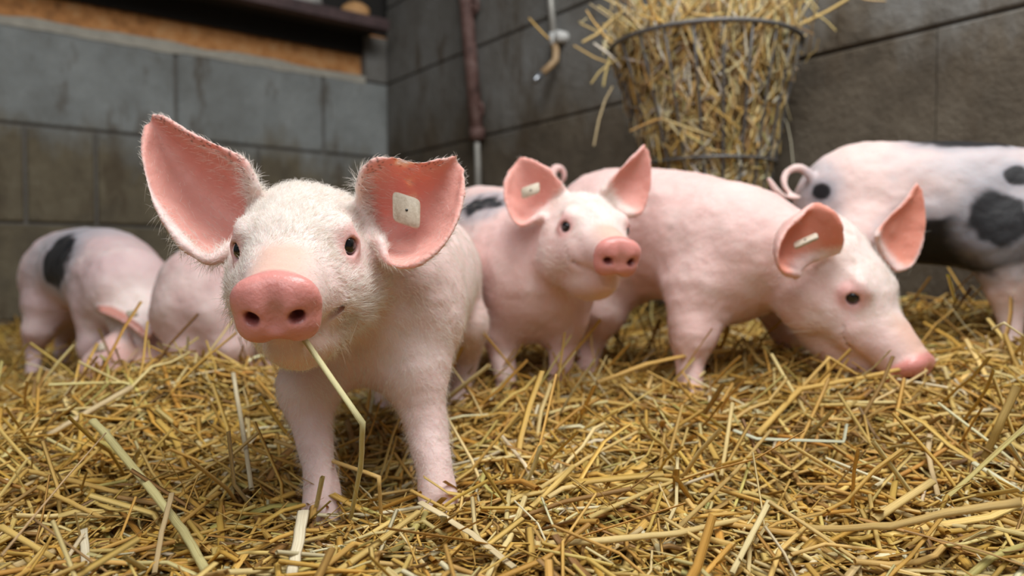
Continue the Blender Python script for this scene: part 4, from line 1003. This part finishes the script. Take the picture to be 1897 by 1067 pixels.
# a few wisps hanging out at the sides
Cw = []
for pts in ([(1100, 80), (1135, 105), (1150, 125)], [(1095, 155), (1118, 125), (1150, 108)], [(1118, 160), (1122, 135), (1130, 105)], [(1490, 35), (1478, 60), (1464, 85)], [(1470, 310), (1462, 240), (1450, 215)], [(1478, 130), (1462, 100), (1440, 85)], [(1100, 270), (1115, 200), (1135, 160)], [(1150, 262), (1180, 248), (1205, 240)], [(1205, 240), (1245, 255), (1290, 270)]):
    Cw.append(spl([P(x, y, 1.30 if x < 1400 else 1.31) - A(0, .10 if 1150 <= x < 1300 and y > 200 else 0, 0) for x, y in pts], K))
C = np.concatenate([C, C2, np.array(Cw)]); n = len(C)
fl = np.where(br_.random(n) < .4, .2, .75); rd = br_.uniform(.0010, .0020, n) * np.where(fl < .3, 1.4, 1)
side = np.cross(C[:, -1] - C[:, 0], np.concatenate([rad3, np.tile(A(.3, -1, .2), (n - len(rad3), 1))])); side /= np.maximum(np.linalg.norm(side, axis=1), 1e-9)[:, None]
me = straw_mesh('basket_straw', C, side, rd, fl, np.clip(straw_cols(n, br_, np.array([.08, .18, .28, .26, .02, .05, .10, .03, .01])) * A(1.02, 1.07, 1.40), 0, .95), 5)
o = bpy.data.objects.new('basket_straw', me); link(o); tag(o, 'dry pale straw stuffed into the wire basket', 'straw', kind='stuff')
# core of the filling
V = []; F = []
hs = [-.05, -.045, -.02, .05, .12, .2, .27, .32]; m = 28
for j, hh in enumerate(hs):
    c = RC + A(.028, .030, -1) * A(hh / .33, hh / .33, hh); R_ = (lerp(R0, .088, max(hh, 0) / .33) - .020) * (.35, .75, .95, 1, 1, 1, 1, .96)[j]
    for k in range(m):
        al = 2 * math.pi * k / m; rr = R_ * (1 + .07 * math.sin(al * 5 + j * 2) + .04 * math.sin(al * 11 + j)); V.append(c + rr * A(math.cos(al), math.sin(al), 0))
for j in range(len(hs) - 1):
    for k in range(m): F.append((j * m + k, j * m + (k + 1) % m, (j + 1) * m + (k + 1) % m, (j + 1) * m + k))
F += [tuple(range(m)), tuple((len(hs) - 1) * m + k for k in range(m))[::-1]]
core = obj('packed_core', V, F, M_MAT, o)
# ------------------------------------------------------------------ odds and ends above the overhang
def lump(name, c, rad, m, label, cat, seed, lat=14, lon=20, amp=.25):
    V = []; F = []
    for i in range(lat + 1):
        for j in range(lon):
            th = math.pi * i / lat; ph = 2 * math.pi * j / lon; d = A(math.sin(th) * math.cos(ph), math.sin(th) * math.sin(ph), math.cos(th))
            f = 1 + amp * (float(fbm((d * 1.3)[None], 1.6, seed)[0]) - .5) * 2; V.append(d * A(*rad) * f)
    V = np.array(V); V[:, 2] = np.maximum(V[:, 2], -rad[2] * .75); V = V + A(*c) + A(0, 0, rad[2] * .75)
    for i in range(lat):
        for j in range(lon): F.append((i * lon + j, (i + 1) * lon + j, (i + 1) * lon + (j + 1) % lon, i * lon + (j + 1) % lon))
    o = obj(name, V, F, m); tag(o, label, cat); return o
lump('plastic_sack', WL(.80, 1.0125, .085), (.085, .07, .045), M_WHITE, 'crumpled white plastic sack lying on the overhang', 'sack', 3)
lump('orange_cloth', WL(1.005, 1.0125, .09), (.05, .04, .035), M_BALE, 'orange-tan cloth bundle lying on the overhang near the corner', 'cloth', 6)
